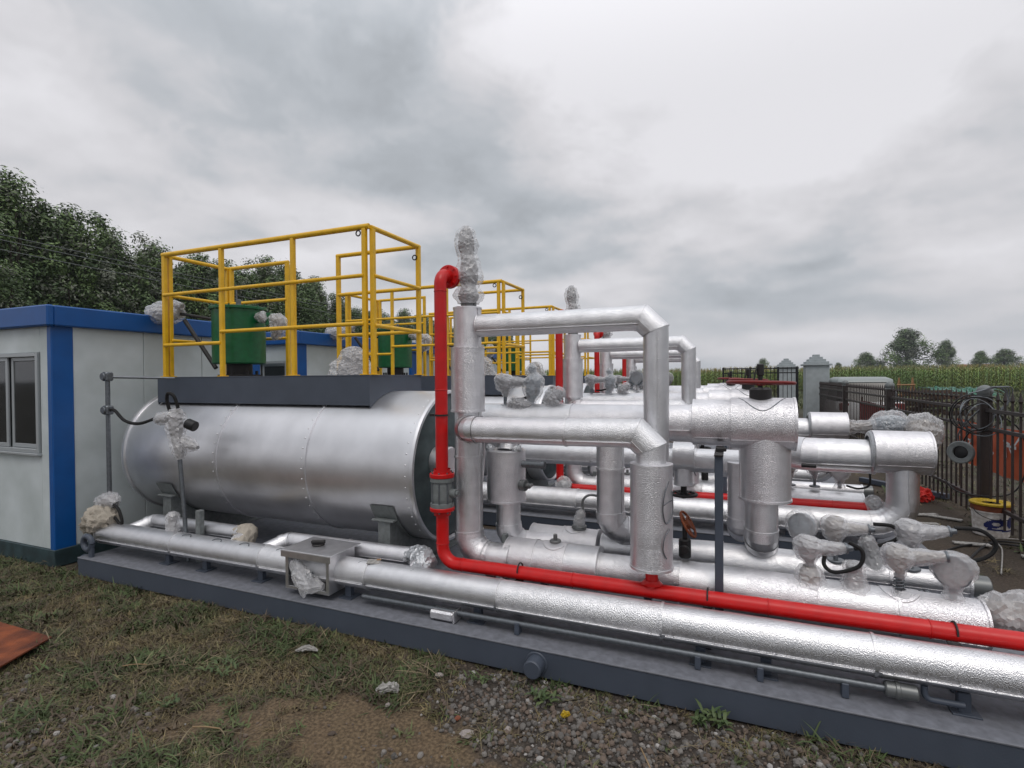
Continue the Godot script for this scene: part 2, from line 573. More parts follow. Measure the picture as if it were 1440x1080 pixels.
# ------------------------------------------------------------------ sky
func make_sky() -> Sky:
	var n1 := FastNoiseLite.new()
	n1.seed = 12
	n1.frequency = 0.42
	n1.fractal_octaves = 6
	n1.fractal_gain = 0.5
	n1.domain_warp_enabled = true
	n1.domain_warp_amplitude = 0.6
	n1.domain_warp_frequency = 0.5
	var n2 := FastNoiseLite.new()
	n2.seed = 77
	n2.frequency = 0.16
	n2.fractal_octaves = 3
	var banks := []
	for q in [[-32, 26, 13, 15, 0.26], [-1, 29, 12, 10, -0.26], [8, 14, 24, 8, 0.20], [-62, 18, 24, 15, -0.22], [19, 25, 10, 14, 0.16], [-24, 15, 12, 6, -0.10], [10, 5.2, 14, 1.6, -0.16], [60, 24, 22, 10, -0.18], [110, 22, 25, 14, 0.15], [-120, 24, 26, 14, -0.12], [170, 24, 24, 12, 0.10]]:
		banks.append([deg_to_rad(q[0]), deg_to_rad(q[1]), deg_to_rad(q[2]), deg_to_rad(q[3]), q[4]])
	var w := 1536
	var h := 768
	var img := Image.create(w, h, false, Image.FORMAT_RGBF)
	for y in h:
		var el := (0.5 - (y + 0.5) / h) * PI
		var sy := sin(el)
		var cy := cos(el)
		for x in w:
			var az := ((x + 0.5) / w - 0.5) * TAU      # 0 looks along -Z, right is +X
			var dx := sin(az) * cy
			var dz := cos(az) * cy
			var k := 1.0 / (maxf(sy, 0.0) + 0.16)
			var px := dx * k
			var pz := dz * k
			var a := n1.get_noise_2d(px * 1.0, pz * 1.0)
			var e := n1.get_noise_2d(px * 3.1 + 7.0, pz * 3.1 - 2.0)
			var b := n2.get_noise_2d(px * 1.0 + 4.0, pz * 1.0)
			var f := 0.62 + 0.95 * a * lerpf(0.45, 1.0, smoothstep(0.05, 0.32, sy)) + 0.25 * b + 0.42 * e * smoothstep(0.04, 0.22, sy)
			# thick and thin places in the cloud deck
			for q in banks:
				var da: float = wrapf(az - q[0], -PI, PI) / q[2]
				var de: float = (el - q[1]) / q[3]
				f += 1.25 * q[4] * exp(-da * da - de * de)
			f += 0.14 * exp(-maxf(sy, 0.0) * 6.0)
			f = clampf(f, 0.10, 1.0)
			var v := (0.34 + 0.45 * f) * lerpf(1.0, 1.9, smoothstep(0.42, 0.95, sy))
			var tint := smoothstep(0.35, 0.75, f)
			var c := Color(v * lerpf(0.90, 0.99, tint), v * lerpf(0.955, 0.985, tint), v * lerpf(1.03, 1.03, tint))
			if sy < 0.0:
				var d := smoothstep(0.0, -0.06, sy)
				c = c.lerp(Color(0.16, 0.16, 0.14), d)
			img.set_pixel(x, y, c)
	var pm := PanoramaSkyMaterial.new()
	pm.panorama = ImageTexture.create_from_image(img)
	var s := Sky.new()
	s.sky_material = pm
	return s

# ------------------------------------------------------------------ ready
func _ready() -> void:
	rng.seed = 4242
	nz.seed = 3
	nz.frequency = 2.6
	nz.fractal_octaves = 3
	cr.seed = 8
	cr.frequency = 13.0
	cr.fractal_type = FastNoiseLite.FRACTAL_RIDGED
	cr.fractal_octaves = 3
	gn.seed = 21
	gn.frequency = 0.9
	gn.fractal_octaves = 4
	gf.seed = 22
	gf.frequency = 6.0
	gf.fractal_octaves = 4
	var cam := Camera3D.new()
	cam.name = "camera"
	cam.fov = 71.8
	cam.far = 3000.0
	cam.near = 0.05
	var yaw := deg_to_rad(22.5)
	cam.transform = Transform3D(Basis(Vector3.UP, yaw) * Basis(Vector3.RIGHT, deg_to_rad(-0.68)) * Basis(Vector3.BACK, deg_to_rad(-0.45)), Vector3(0, 1.7, 0))
	add_child(cam)
	cam.current = true
	var we := WorldEnvironment.new()
	we.name = "world_environment"
	var env := Environment.new()
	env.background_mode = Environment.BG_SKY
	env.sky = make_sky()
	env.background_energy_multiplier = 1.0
	env.tonemap_mode = Environment.TONE_MAPPER_LINEAR
	env.tonemap_exposure = 1.0
	env.sdfgi_enabled = true
	env.ssao_enabled = true
	env.ssil_enabled = true
	env.fog_enabled = true
	env.fog_density = 0.0005
	env.fog_light_color = Color(0.80, 0.82, 0.85)
	we.environment = env
	add_child(we)
	var sun := DirectionalLight3D.new()
	sun.name = "sun"
	sun.light_energy = 0.22
	sun.light_color = Color(1.0, 0.97, 0.93)
	sun.light_angular_distance = 25.0
	sun.shadow_enabled = true
	sun.rotation_degrees = Vector3(-58, 20, 0)
	add_child(sun)

	make_materials()
	build_ground()
	build_cabins()
	build_skid()
	build_tank()
	build_railing()
	build_top_gear()
	build_front_pipes()
	build_red_pipe()
	build_risers()
	build_big_pipes()
	build_headers()
	build_instruments()
	build_left_details()
	build_right_loop()
	copy_units()
	build_fence()
	build_yard()
	build_trees()
	build_field()
	build_grass()
	build_gravel()
	build_litter()

# ------------------------------------------------------------------ ground
func dirt_amt(x: float, d: float) -> float:
	var dx := x + 1.82
	var e := pow(dx / 0.80, 2.0) + pow((d - 2.02 - 0.18 * dx) / 0.27, 2.0)
	e += gn.get_noise_2d(x * 3.0, d * 3.0) * 1.3 + gf.get_noise_2d(x * 1.5, d * 1.5) * 0.7
	return smoothstep(1.5, 0.3, e)

func gravel_amt(x: float, d: float) -> float:
	var n := gn.get_noise_2d(x * 2.4 + 9.0, d * 2.4)
	var r := smoothstep(-1.62, -1.12, x + n * 0.45) * smoothstep(3.2, 2.5, d)
	r *= 1.0 - 0.45 * smoothstep(0.1, 0.5, x + n * 0.3)
	var l := 0.55 * smoothstep(1.86, 1.50, d + n * 0.22 - 0.10 * (x + 3.2)) * smoothstep(-2.15, -2.6, x + n * 0.3)
	return clampf(maxf(r, l), 0.0, 1.0) * (1.0 - dirt_amt(x, d))

func grass_amt(x: float, d: float) -> float:
	var n := gn.get_noise_2d(x * 1.7 + 31.0, d * 1.7 + 5.0)
	var a := smoothstep(-1.2, -2.0, x + n * 0.6) * (1.0 - dirt_amt(x, d)) * (1.0 - 0.85 * gravel_amt(x, d))
	if d > 2.85 and x > -5.6:
		a = 0.0
		if x > 1.7:
			a = smoothstep(0.05, 0.45, n) * 0.6
			a = maxf(a, smoothstep(2.35, 2.75, x + n * 0.3) * 0.8)
	if d > 24.0:
		a = 1.0
	return clampf(a, 0.0, 1.0)

func ground_h(x: float, d: float) -> float:
	var near := smoothstep(26.0, 8.0, absf(d) + absf(x))
	var h := (gn.get_noise_2d(x * 1.3, d * 1.3) * 0.022 + gf.get_noise_2d(x, d) * 0.012) * near
	# level under the skids and the cabins
	if d > 2.7 and d < 14.0 and x < 1.9:
		h = minf(h, 0.0) - 0.004
	return h - 0.012

func soil_color(x: float, d: float) -> Color:
	var n := gn.get_noise_2d(x * 0.8 + 50.0, d * 0.8)
	var m := gf.get_noise_2d(x * 0.6 + 7.0, d * 0.6)
	var c := Color(0.120, 0.092, 0.070).lerp(Color(0.19, 0.145, 0.105), clampf(0.5 + n + m * 0.4, 0, 1))
	c = c.lerp(Color(0.37, 0.265, 0.155), dirt_amt(x, d) * 0.8)
	c = c.lerp(Color(0.135, 0.120, 0.110), gravel_amt(x, d) * 0.7)
	c = c.lerp(Color(0.105, 0.088, 0.050), grass_amt(x, d) * 0.7)
	if x > 2.75 and d < 60.0:
		# trodden ground and a pale track beyond the fence
		c = c.lerp(Color(0.24, 0.215, 0.18), smoothstep(0.0, 0.25, n + 0.15) * 0.6)
	if d > 22.0:
		c = c.lerp(Color(0.075, 0.095, 0.035), smoothstep(22.0, 34.0, d))
	return c

func build_ground() -> void:
	var xs := PackedFloat32Array()
	var ds := PackedFloat32Array()
	var tx := [-900.0, -500.0, -260.0, -140.0, -80.0, -50.0, -34.0, -24.0, -18.0, -14.0, -11.5, -9.5, -8.2]
	xs.append_array(PackedFloat32Array(tx))
	var x := -7.4
	while x < 4.6:
		xs.append(x)
		x += 0.065
	x = 4.7
	var st := 0.2
	while x < 900.0:
		xs.append(x)
		x += st
		st *= 1.28
	ds.append_array(PackedFloat32Array([-400.0, -120.0, -40.0, -15.0, -6.0, -3.0, -1.5, -0.5, 0.2, 0.6]))
	var d := 0.9
	while d < 3.2:
		ds.append(d)
		d += 0.05
	while d < 10.0:
		ds.append(d)
		d += 0.12
	st = 0.25
	while d < 1200.0:
		ds.append(d)
		d += st
		st *= 1.22
	var mb := Mb.new()
	mb.use_col = true
	var rows := []
	for dd in ds:
		var r := PackedVector3Array()
		for xx in xs:
			r.append(V(xx, ground_h(xx, dd), dd))
		rows.append(r)
	mb.grid(rows, false)
	var k := 0
	for dd in ds:
		for xx in xs:
			mb.c[k] = soil_color(xx, dd) * 0.74
			k += 1
	struct("ground", mb, M.soil, "structure", "brown soil of the plant yard and the fields around it")

# ------------------------------------------------------------------ cabins
func build_cabins() -> void:
	var labels := [
		"white and blue site cabin nearest the viewer, with a sliding window on its front",
		"white and blue site cabin second in the row, behind the green drum",
		"white and blue site cabin third in the row along the tanks",
		"white and blue site cabin farthest back in the row"]
	for k in 4:
		var d0: float = 2.87 + [0.0, 2.98, 5.9, 8.8][k]
		var d1 := d0 + 2.32
		var x1 := -5.74
		var x0 := -8.9
		var c := thing("site_cabin", labels[k], "cabin", "site cabins in a row at the left ends of the skids", V((x0 + x1) * 0.5, 0, (d0 + d1) * 0.5))
		var hw := 2.21
		var mb := Mb.new()
		mb.bx(V((x0 + x1) / 2, 0.07, (d0 + d1) / 2), Vector3(x1 - x0 + 0.02, 0.16, d1 - d0 + 0.02), 0.006)
		part("base_frame", mb, M.base_teal, c)
		# side wall towards the tanks: sandwich panels about 0.95 m wide
		var nd := 3
		for i in nd:
			var a := d0 + 0.16 + (d1 - d0 - 0.32) * i / nd
			var b := d0 + 0.16 + (d1 - d0 - 0.32) * (i + 1) / nd
			mb = Mb.new()
			mb.bx(V(x1 - 0.03, 0.15 + (hw - 0.15) / 2, (a + b) / 2), Vector3(0.05, hw - 0.15, b - a - 0.005), 0.004)
			part("wall_panel", mb, M.cabin, c)
		# front wall, with the window opening in the near cabin
		var wx0 := -6.98
		var wx1 := -5.96
		var wy0 := 1.05
		var wy1 := 1.95
		var cols := [x0, -7.92, wx0 - 0.02, wx1 + 0.03, x1 - 0.015]
		for i in 4:
			var a: float = cols[i]
			var b: float = cols[i + 1]
			if i == 2:
				mb = Mb.new()
				mb.bx(V((a + b) / 2, (0.15 + wy0 - 0.02) / 2, d0 + 0.03), Vector3(b - a - 0.004, wy0 - 0.02 - 0.15, 0.05), 0.004)
				part("wall_panel", mb, M.cabin, c)
				mb = Mb.new()
				mb.bx(V((a + b) / 2, (wy1 + 0.02 + hw) / 2, d0 + 0.03), Vector3(b - a - 0.004, hw - wy1 - 0.02, 0.05), 0.004)
				part("wall_panel", mb, M.cabin, c)
			else:
				mb = Mb.new()
				mb.bx(V((a + b) / 2, 0.15 + (hw - 0.15) / 2, d0 + 0.03), Vector3(b - a - 0.004, hw - 0.15, 0.05), 0.004)
				part("wall_panel", mb, M.cabin, c)
		mb = Mb.new()
		mb.bx(V((x0 + x1) / 2, 0.15 + (hw - 0.15) / 2, d1 - 0.03), Vector3(x1 - x0 - 0.1, hw - 0.15, 0.05), 0.004)
		part("rear_wall", mb, M.cabin, c)
		mb = Mb.new()
		mb.bx(V(x0 + 0.03, 0.15 + (hw - 0.15) / 2, (d0 + d1) / 2), Vector3(0.05, hw - 0.15, d1 - d0 - 0.1), 0.004)
		part("rear_wall", mb, M.cabin, c)
		# window
		mb = Mb.new()
		for s in [[wx0, 0.035], [wx1, 0.035]]:
			mb.bx(V(s[0], (wy0 + wy1) / 2, d0 + 0.02), Vector3(s[1], wy1 - wy0 + 0.035, 0.07), 0.003)
		for yy in [wy0, wy1]:
			mb.bx(V((wx0 + wx1) / 2, yy, d0 + 0.02), Vector3(wx1 - wx0 - 0.04, 0.035, 0.07), 0.003)
		var win := part("window", mb, M.alu, c)
		mb = Mb.new()
		mb.bx(V((wx0 + wx1) / 2, wy0 - 0.03, d0 - 0.012), Vector3(wx1 - wx0 + 0.08, 0.022, 0.05), 0.003)
		part("sill", mb, M.alu, win)
		for i in 2:
			var pa: float = lerpf(wx0, wx1, 0.5 * i) + 0.02
			var pb: float = lerpf(wx0, wx1, 0.5 * (i + 1)) + 0.0
			var dz := d0 + (0.012 if i == 0 else 0.032)
			mb = Mb.new()
			for q in [pa + 0.018, pb - 0.018]:
				mb.bx(V(q, (wy0 + wy1) / 2, dz), Vector3(0.036, wy1 - wy0 - 0.04, 0.018), 0.002)
			for yy in [wy0 + 0.04, wy1 - 0.035]:
				mb.bx(V((pa + pb) / 2, yy, dz), Vector3(pb - pa - 0.074, 0.036, 0.018), 0.002)
			part("sash_frame", mb, M.alu, win)
			mb = Mb.new()
			mb.bx(V((pa + pb) / 2, (wy0 + wy1) / 2, dz), Vector3(pb - pa - 0.075, wy1 - wy0 - 0.115, 0.005), 0.0)
			part("pane", mb, M.glass, win)
		mb = Mb.new()
		mb.bx(V((x0 + x1) / 2, 0.17, (d0 + d1) / 2), Vector3(x1 - x0 - 0.14, 0.03, d1 - d0 - 0.14), 0.0)
		part("floor", mb, M.dark_room, c)
		# corner posts
		for cx in [[x1, d0], [x1, d1], [x0, d0]]:
			mb = Mb.new()
			var sd := 0.09 if cx[1] == d0 else -0.09
			var sx := -0.035 if cx[0] == x1 else 0.035
			mb.bx(V(cx[0] + sx + (0.004 if cx[0] == x1 else -0.004), 0.02 + hw / 2, cx[1] + sd - signf(sd) * 0.004), Vector3(0.07, hw - 0.02, 0.18), 0.008)
			part("corner_post", mb, M.cabin_blue, c)
		# eaves band and the low roof
		mb = Mb.new()
		mb.bx(V((x0 + x1) / 2, hw + 0.09, d0 - 0.03), Vector3(x1 - x0 + 0.12, 0.19, 0.06), 0.012)
		mb.bx(V((x0 + x1) / 2, hw + 0.09, d1 + 0.03), Vector3(x1 - x0 + 0.12, 0.19, 0.06), 0.012)
		mb.bx(V(x1 + 0.03, hw + 0.09, (d0 + d1) / 2), Vector3(0.06, 0.188, d1 - d0 + 0.0), 0.012)
		mb.bx(V(x0 - 0.03, hw + 0.09, (d0 + d1) / 2), Vector3(0.06, 0.188, d1 - d0 + 0.0), 0.012)
		part("eaves_band", mb, M.cabin_blue, c)
		mb = Mb.new()
		mb.bx(V((x0 + x1) / 2, hw + 0.10, (d0 + d1) / 2), Vector3(x1 - x0 - 0.01, 0.14, d1 - d0 - 0.01), 0.01)
		part("roof", mb, M.cabin_blue, c)

# ------------------------------------------------------------------ skid and tank
func build_skid() -> void:
	var x0 := -5.3
	var x1 := 1.62
	var s := thing("steel_skid", "dark slate painted steel skid base of the %s", "skid base", "steel skids lying one behind the other", V(-1.8, 0, 3.9), 3)
	var mb := Mb.new()
	mb.bx(V((x0 + x1) / 2, 0.072, 2.83), Vector3(x1 - x0, 0.148, 0.02), 0.002)
	mb.bx(V((x0 + x1) / 2, 0.006, 2.862), Vector3(x1 - x0, 0.012, 0.044), 0.002)
	part("front_beam", mb, M.slate, s)
	mb = Mb.new()
	mb.bx(V((x0 + x1) / 2, 0.152, 2.865), Vector3(x1 - x0 + 0.006, 0.011, 0.1), 0.003)
	part("top_flange", mb, M.deck, s)
	mb = Mb.new()
	mb.bx(V((x0 + x1) / 2, 0.146, 3.90), Vector3(x1 - x0 - 0.03, 0.008, 1.966), 0.001)
	part("deck_plate", mb, M.deck, s)
	mb = Mb.new()
	mb.bx(V((x0 + x1) / 2, 0.075, 4.90), Vector3(x1 - x0, 0.15, 0.03), 0.003)
	part("rear_beam", mb, M.slate, s)
	for xx in [x0 + 0.012, x1 - 0.012]:
		mb = Mb.new()
		mb.bx(V(xx, 0.07, 3.87), Vector3(0.02, 0.135, 2.02), 0.003)
		part("end_beam", mb, M.slate, s)
	mb = Mb.new()
	cyl(mb, V(-1.03, 0.075, 2.84), V(-1.03, 0.075, 2.735), 0.052, 28, 0.006)
	cyl(mb, V(-1.03, 0.075, 2.823), V(-1.03, 0.075, 2.812), 0.066, 28, 0.004)
	part("lifting_stub", mb, M.slate, s)
	mb = Mb.new()
	mb.bx(V(-5.19, 0.185, 2.865), Vector3(0.045, 0.12, 0.03), 0.006)
	var ring := PackedVector3Array()
	for i in 21:
		var a := TAU * i / 20.0
		ring.append(V(-5.24 + cos(a) * 0.058, 0.275 + sin(a) * 0.058, 2.865))
	mb.tube(ring, 0.024, 12, false)
	part("lifting_eye", mb, M.slate, s)
	mb = Mb.new()
	cyl(mb, V(-5.29, 0.08, 2.93), V(-5.42, 0.08, 2.93), 0.055, 20, 0.006)
	part("lifting_stub", mb, M.slate, s)

const TD := 3.945
const TY := 0.97
const TR := 0.615

func build_tank() -> void:
	var t := thing("storage_tank", "big horizontal silver clad storage tank on the %s", "tank", "horizontal storage tanks", V(-3.85, 0.15, TD), 3)
	var xs := [-5.5, -4.22, -3.2, -2.2]
	for i in 3:
		var mb := Mb.new()
		sheet(mb, V(xs[i], TY, TD), V(xs[i + 1], TY, TD), TR + 0.002 * i, Vector3.RIGHT, Vector3.RIGHT, Vector3(0, -0.9, -0.4), true, 1.1)
		for e in 46:
			var a := TAU * e / 46.0
			var rd := V(0, sin(a), cos(a))
			mb.lathe(axis_xf(V(xs[i + 1] - 0.045, TY, TD) + rd * (TR + 0.003), rd), PackedVector2Array([Vector2(0.007, 0), Vector2(0.006, 0.004), Vector2(0.0001, 0.006)]), 6, true)
		part("shell_course", mb, M.silver_tank, t)
	var mb2: Mb
	# rolled rims at both ends and the dished ends
	for e in [[-2.2, 1.0], [-5.5, -1.0]]:
		mb2 = Mb.new()
		var o := V(e[0], TY, TD)
		var dir := Vector3(e[1], 0, 0)
		mb2.lathe(axis_xf(o, dir), PackedVector2Array([Vector2(TR - 0.004, -0.03), Vector2(TR + 0.014, -0.02), Vector2(TR + 0.016, 0.0), Vector2(TR + 0.012, 0.022), Vector2(TR - 0.008, 0.026), Vector2(TR - 0.02, 0.0)]), 84)
		part("end_rim", mb2, M.silver_tank, t)
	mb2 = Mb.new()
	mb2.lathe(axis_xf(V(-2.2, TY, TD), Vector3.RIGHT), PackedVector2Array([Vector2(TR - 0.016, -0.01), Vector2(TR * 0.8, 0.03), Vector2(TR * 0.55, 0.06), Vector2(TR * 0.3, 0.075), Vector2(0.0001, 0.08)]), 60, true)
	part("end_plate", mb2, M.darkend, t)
	mb2 = Mb.new()
	mb2.lathe(axis_xf(V(-5.5, TY, TD), Vector3.LEFT), PackedVector2Array([Vector2(TR - 0.016, -0.01), Vector2(TR * 0.8, 0.03), Vector2(TR * 0.4, 0.07), Vector2(0.0001, 0.08)]), 60, true)
	part("end_plate", mb2, M.silver_tank, t)
	mb2 = Mb.new()
	cyl(mb2, V(-2.16, 1.05, 3.63), V(-2.02, 1.05, 3.63), 0.115, 32, 0.008)
	part("nozzle", mb2, M.silver_tank, t)
	for xx in [-2.49, -4.98]:
		mb2 = Mb.new()
		saddle(mb2, xx, 0.055, 3.40, 4.49)
		mb2.bx(V(xx, 0.605, 3.40), Vector3(0.2, 0.016, 0.05), 0.003)
		mb2.bx(V(xx, 0.157, TD), Vector3(0.24, 0.014, 1.32), 0.003)
		part("saddle", mb2, M.grey_paint, t)
		mb2 = Mb.new()
		var rows := []
		for sx in [-0.11, 0.11]:
			var r := PackedVector3Array()
			for k in 25:
				var a := deg_to_rad(lerpf(203.0, 337.0, k / 24.0))
				r.append(V(xx + sx, TY + sin(a) * (TR + 0.012), TD + cos(a) * (TR + 0.012)))
			rows.append(r)
		mb2.grid(rows, false, true)
		part("wear_pad", mb2, M.grey_paint, t)

func saddle(mb: Mb, x: float, th: float, d0: float, d1: float) -> void:
	var top := PackedVector3Array()
	var bot := PackedVector3Array()
	for k in 25:
		var dd := lerpf(d0, d1, k / 24.0)
		var oy := dd - TD
		var yy := TY - sqrt(maxf(TR * TR - oy * oy, 0.0))
		if absf(oy) > TR * 0.98:
			yy = TY - 0.2
		top.append(V(0, minf(yy, 0.60), dd))
		bot.append(V(0, 0.16, dd))
	for s in [-1.0, 1.0]:
		var off := Vector3(x + s * th, 0, 0)
		for k in 24:
			mb.poly(PackedVector3Array([bot[k] + off, bot[k + 1] + off, top[k + 1] + off, top[k] + off]), Vector3(s, 0, 0))
	for k in [0, 24]:
		mb.poly(PackedVector3Array([bot[k] + Vector3(x - th, 0, 0), bot[k] + Vector3(x + th, 0, 0), top[k] + Vector3(x + th, 0, 0), top[k] + Vector3(x - th, 0, 0)]), Vector3(0, 0, 1 if k == 0 else -1))

func arc_plate(mb: Mb, x: float, th: float) -> void:
	var n := 20
	for s in [-1.0, 1.0]:
		for k in n:
			var a := lerpf(3.56, 4.33, float(k) / n)
			var b := lerpf(3.56, 4.33, float(k + 1) / n)
			var ya := TY + sqrt(TR * TR - pow(a - TD, 2)) + 0.008
			var yb := TY + sqrt(TR * TR - pow(b - TD, 2)) + 0.008
			var xx: float = x + s * th * 0.5
			mb.poly(PackedVector3Array([V(xx, ya, a), V(xx, yb, b), V(xx, 1.725, b), V(xx, 1.725, a)]), Vector3(s, 0, 0))

func build_railing() -> void:
	var w := thing("walkway_platform", "slate grey walkway box saddled on top of the tank of the %s", "platform", "walkway platforms on the tanks", V(-4.02, 1.48, TD), 3)
	var mb := Mb.new()
	mb.bx(V(-4.025, 1.605, 3.56), Vector3(2.59, 0.25, 0.012), 0.002)
	part("front_plate", mb, M.slate, w)
	mb = Mb.new()
	mb.bx(V(-4.025, 1.605, 4.33), Vector3(2.59, 0.25, 0.012), 0.002)
	part("rear_plate", mb, M.slate, w)
	for x in [-5.314, -2.736]:
		mb = Mb.new()
		arc_plate(mb, x, 0.01)
		part("end_plate", mb, M.slate, w)
	mb = Mb.new()
	mb.bx(V(-4.025, 1.729, 3.945), Vector3(2.60, 0.008, 0.79), 0.002)
	part("top_plate", mb, M.slate, w)

	var g := thing("safety_railing", "yellow tubular safety railing around the tank top of the %s", "railing", "yellow safety railings on the tank tops", V(-4.02, 1.733, TD), 3)
	var posts := [[-5.235, 3.585], [-5.235, 3.64], [-4.44, 3.585], [-3.56, 3.585], [-2.79, 3.585], [-2.735, 3.62], [-2.735, 4.31], [-5.235, 4.30], [-5.18, 4.31], [-4.36, 4.31], [-3.68, 4.31]]
	for p in posts:
		mb = Mb.new()
		mb.bx(V(p[0], 2.337, p[1]), Vector3(0.039, 1.205, 0.039), 0.004)
		mb.bx(V(p[0], 1.737, p[1]), Vector3(0.07, 0.008, 0.07), 0.001)
		part("post", mb, M.yellow, g)
	var rails := [
		[V(-5.26, 2.952, 3.585), V(-2.74, 2.952, 3.585), 0.024],
		[V(-5.235, 2.55, 3.57), V(-2.79, 2.55, 3.57), 0.017],
		[V(-5.235, 2.05, 3.57), V(-4.44, 2.05, 3.57), 0.017],
		[V(-4.44, 2.155, 3.57), V(-2.79, 2.155, 3.57), 0.017],
		[V(-2.735, 2.945, 3.6), V(-2.735, 2.945, 4.33), 0.021],
		[V(-2.72, 2.55, 3.62), V(-2.72, 2.55, 4.31), 0.017],
		[V(-2.72, 2.14, 3.62), V(-2.72, 2.14, 4.31), 0.017],
		[V(-5.235, 2.945, 3.6), V(-5.235, 2.945, 4.33), 0.021],
		[V(-5.22, 2.55, 3.64), V(-5.22, 2.55, 4.3), 0.017],
		[V(-5.22, 2.10, 3.64), V(-5.22, 2.10, 4.3), 0.017],
		[V(-5.2, 2.945, 4.31), V(-4.34, 2.945, 4.31), 0.021],
		[V(-5.18, 2.55, 4.30), V(-4.36, 2.55, 4.30), 0.017],
		[V(-5.18, 2.14, 4.30), V(-4.36, 2.14, 4.30), 0.017],
		[V(-3.70, 2.945, 4.31), V(-2.72, 2.945, 4.31), 0.021],
		[V(-3.68, 2.55, 4.30), V(-2.735, 2.55, 4.30), 0.017],
		[V(-3.68, 2.14, 4.30), V(-2.735, 2.14, 4.30), 0.017]]
	for r in rails:
		mb = Mb.new()
		cyl(mb, r[0], r[1], r[2], 12, 0.004)
		part("rail", mb, M.yellow, g)
	for c in [V(-2.84, 2.90, 3.57), V(-2.76, 2.84, 4.285)]:
		mb = Mb.new()
		var ring := PackedVector3Array()
		for i in 13:
			var a := TAU * i / 12.0
			ring.append(c + Vector3(cos(a) * 0.022, sin(a) * 0.022, 0))
		mb.tube(ring, 0.006, 6, false)
		part("chain_ring", mb, M.iron, g)

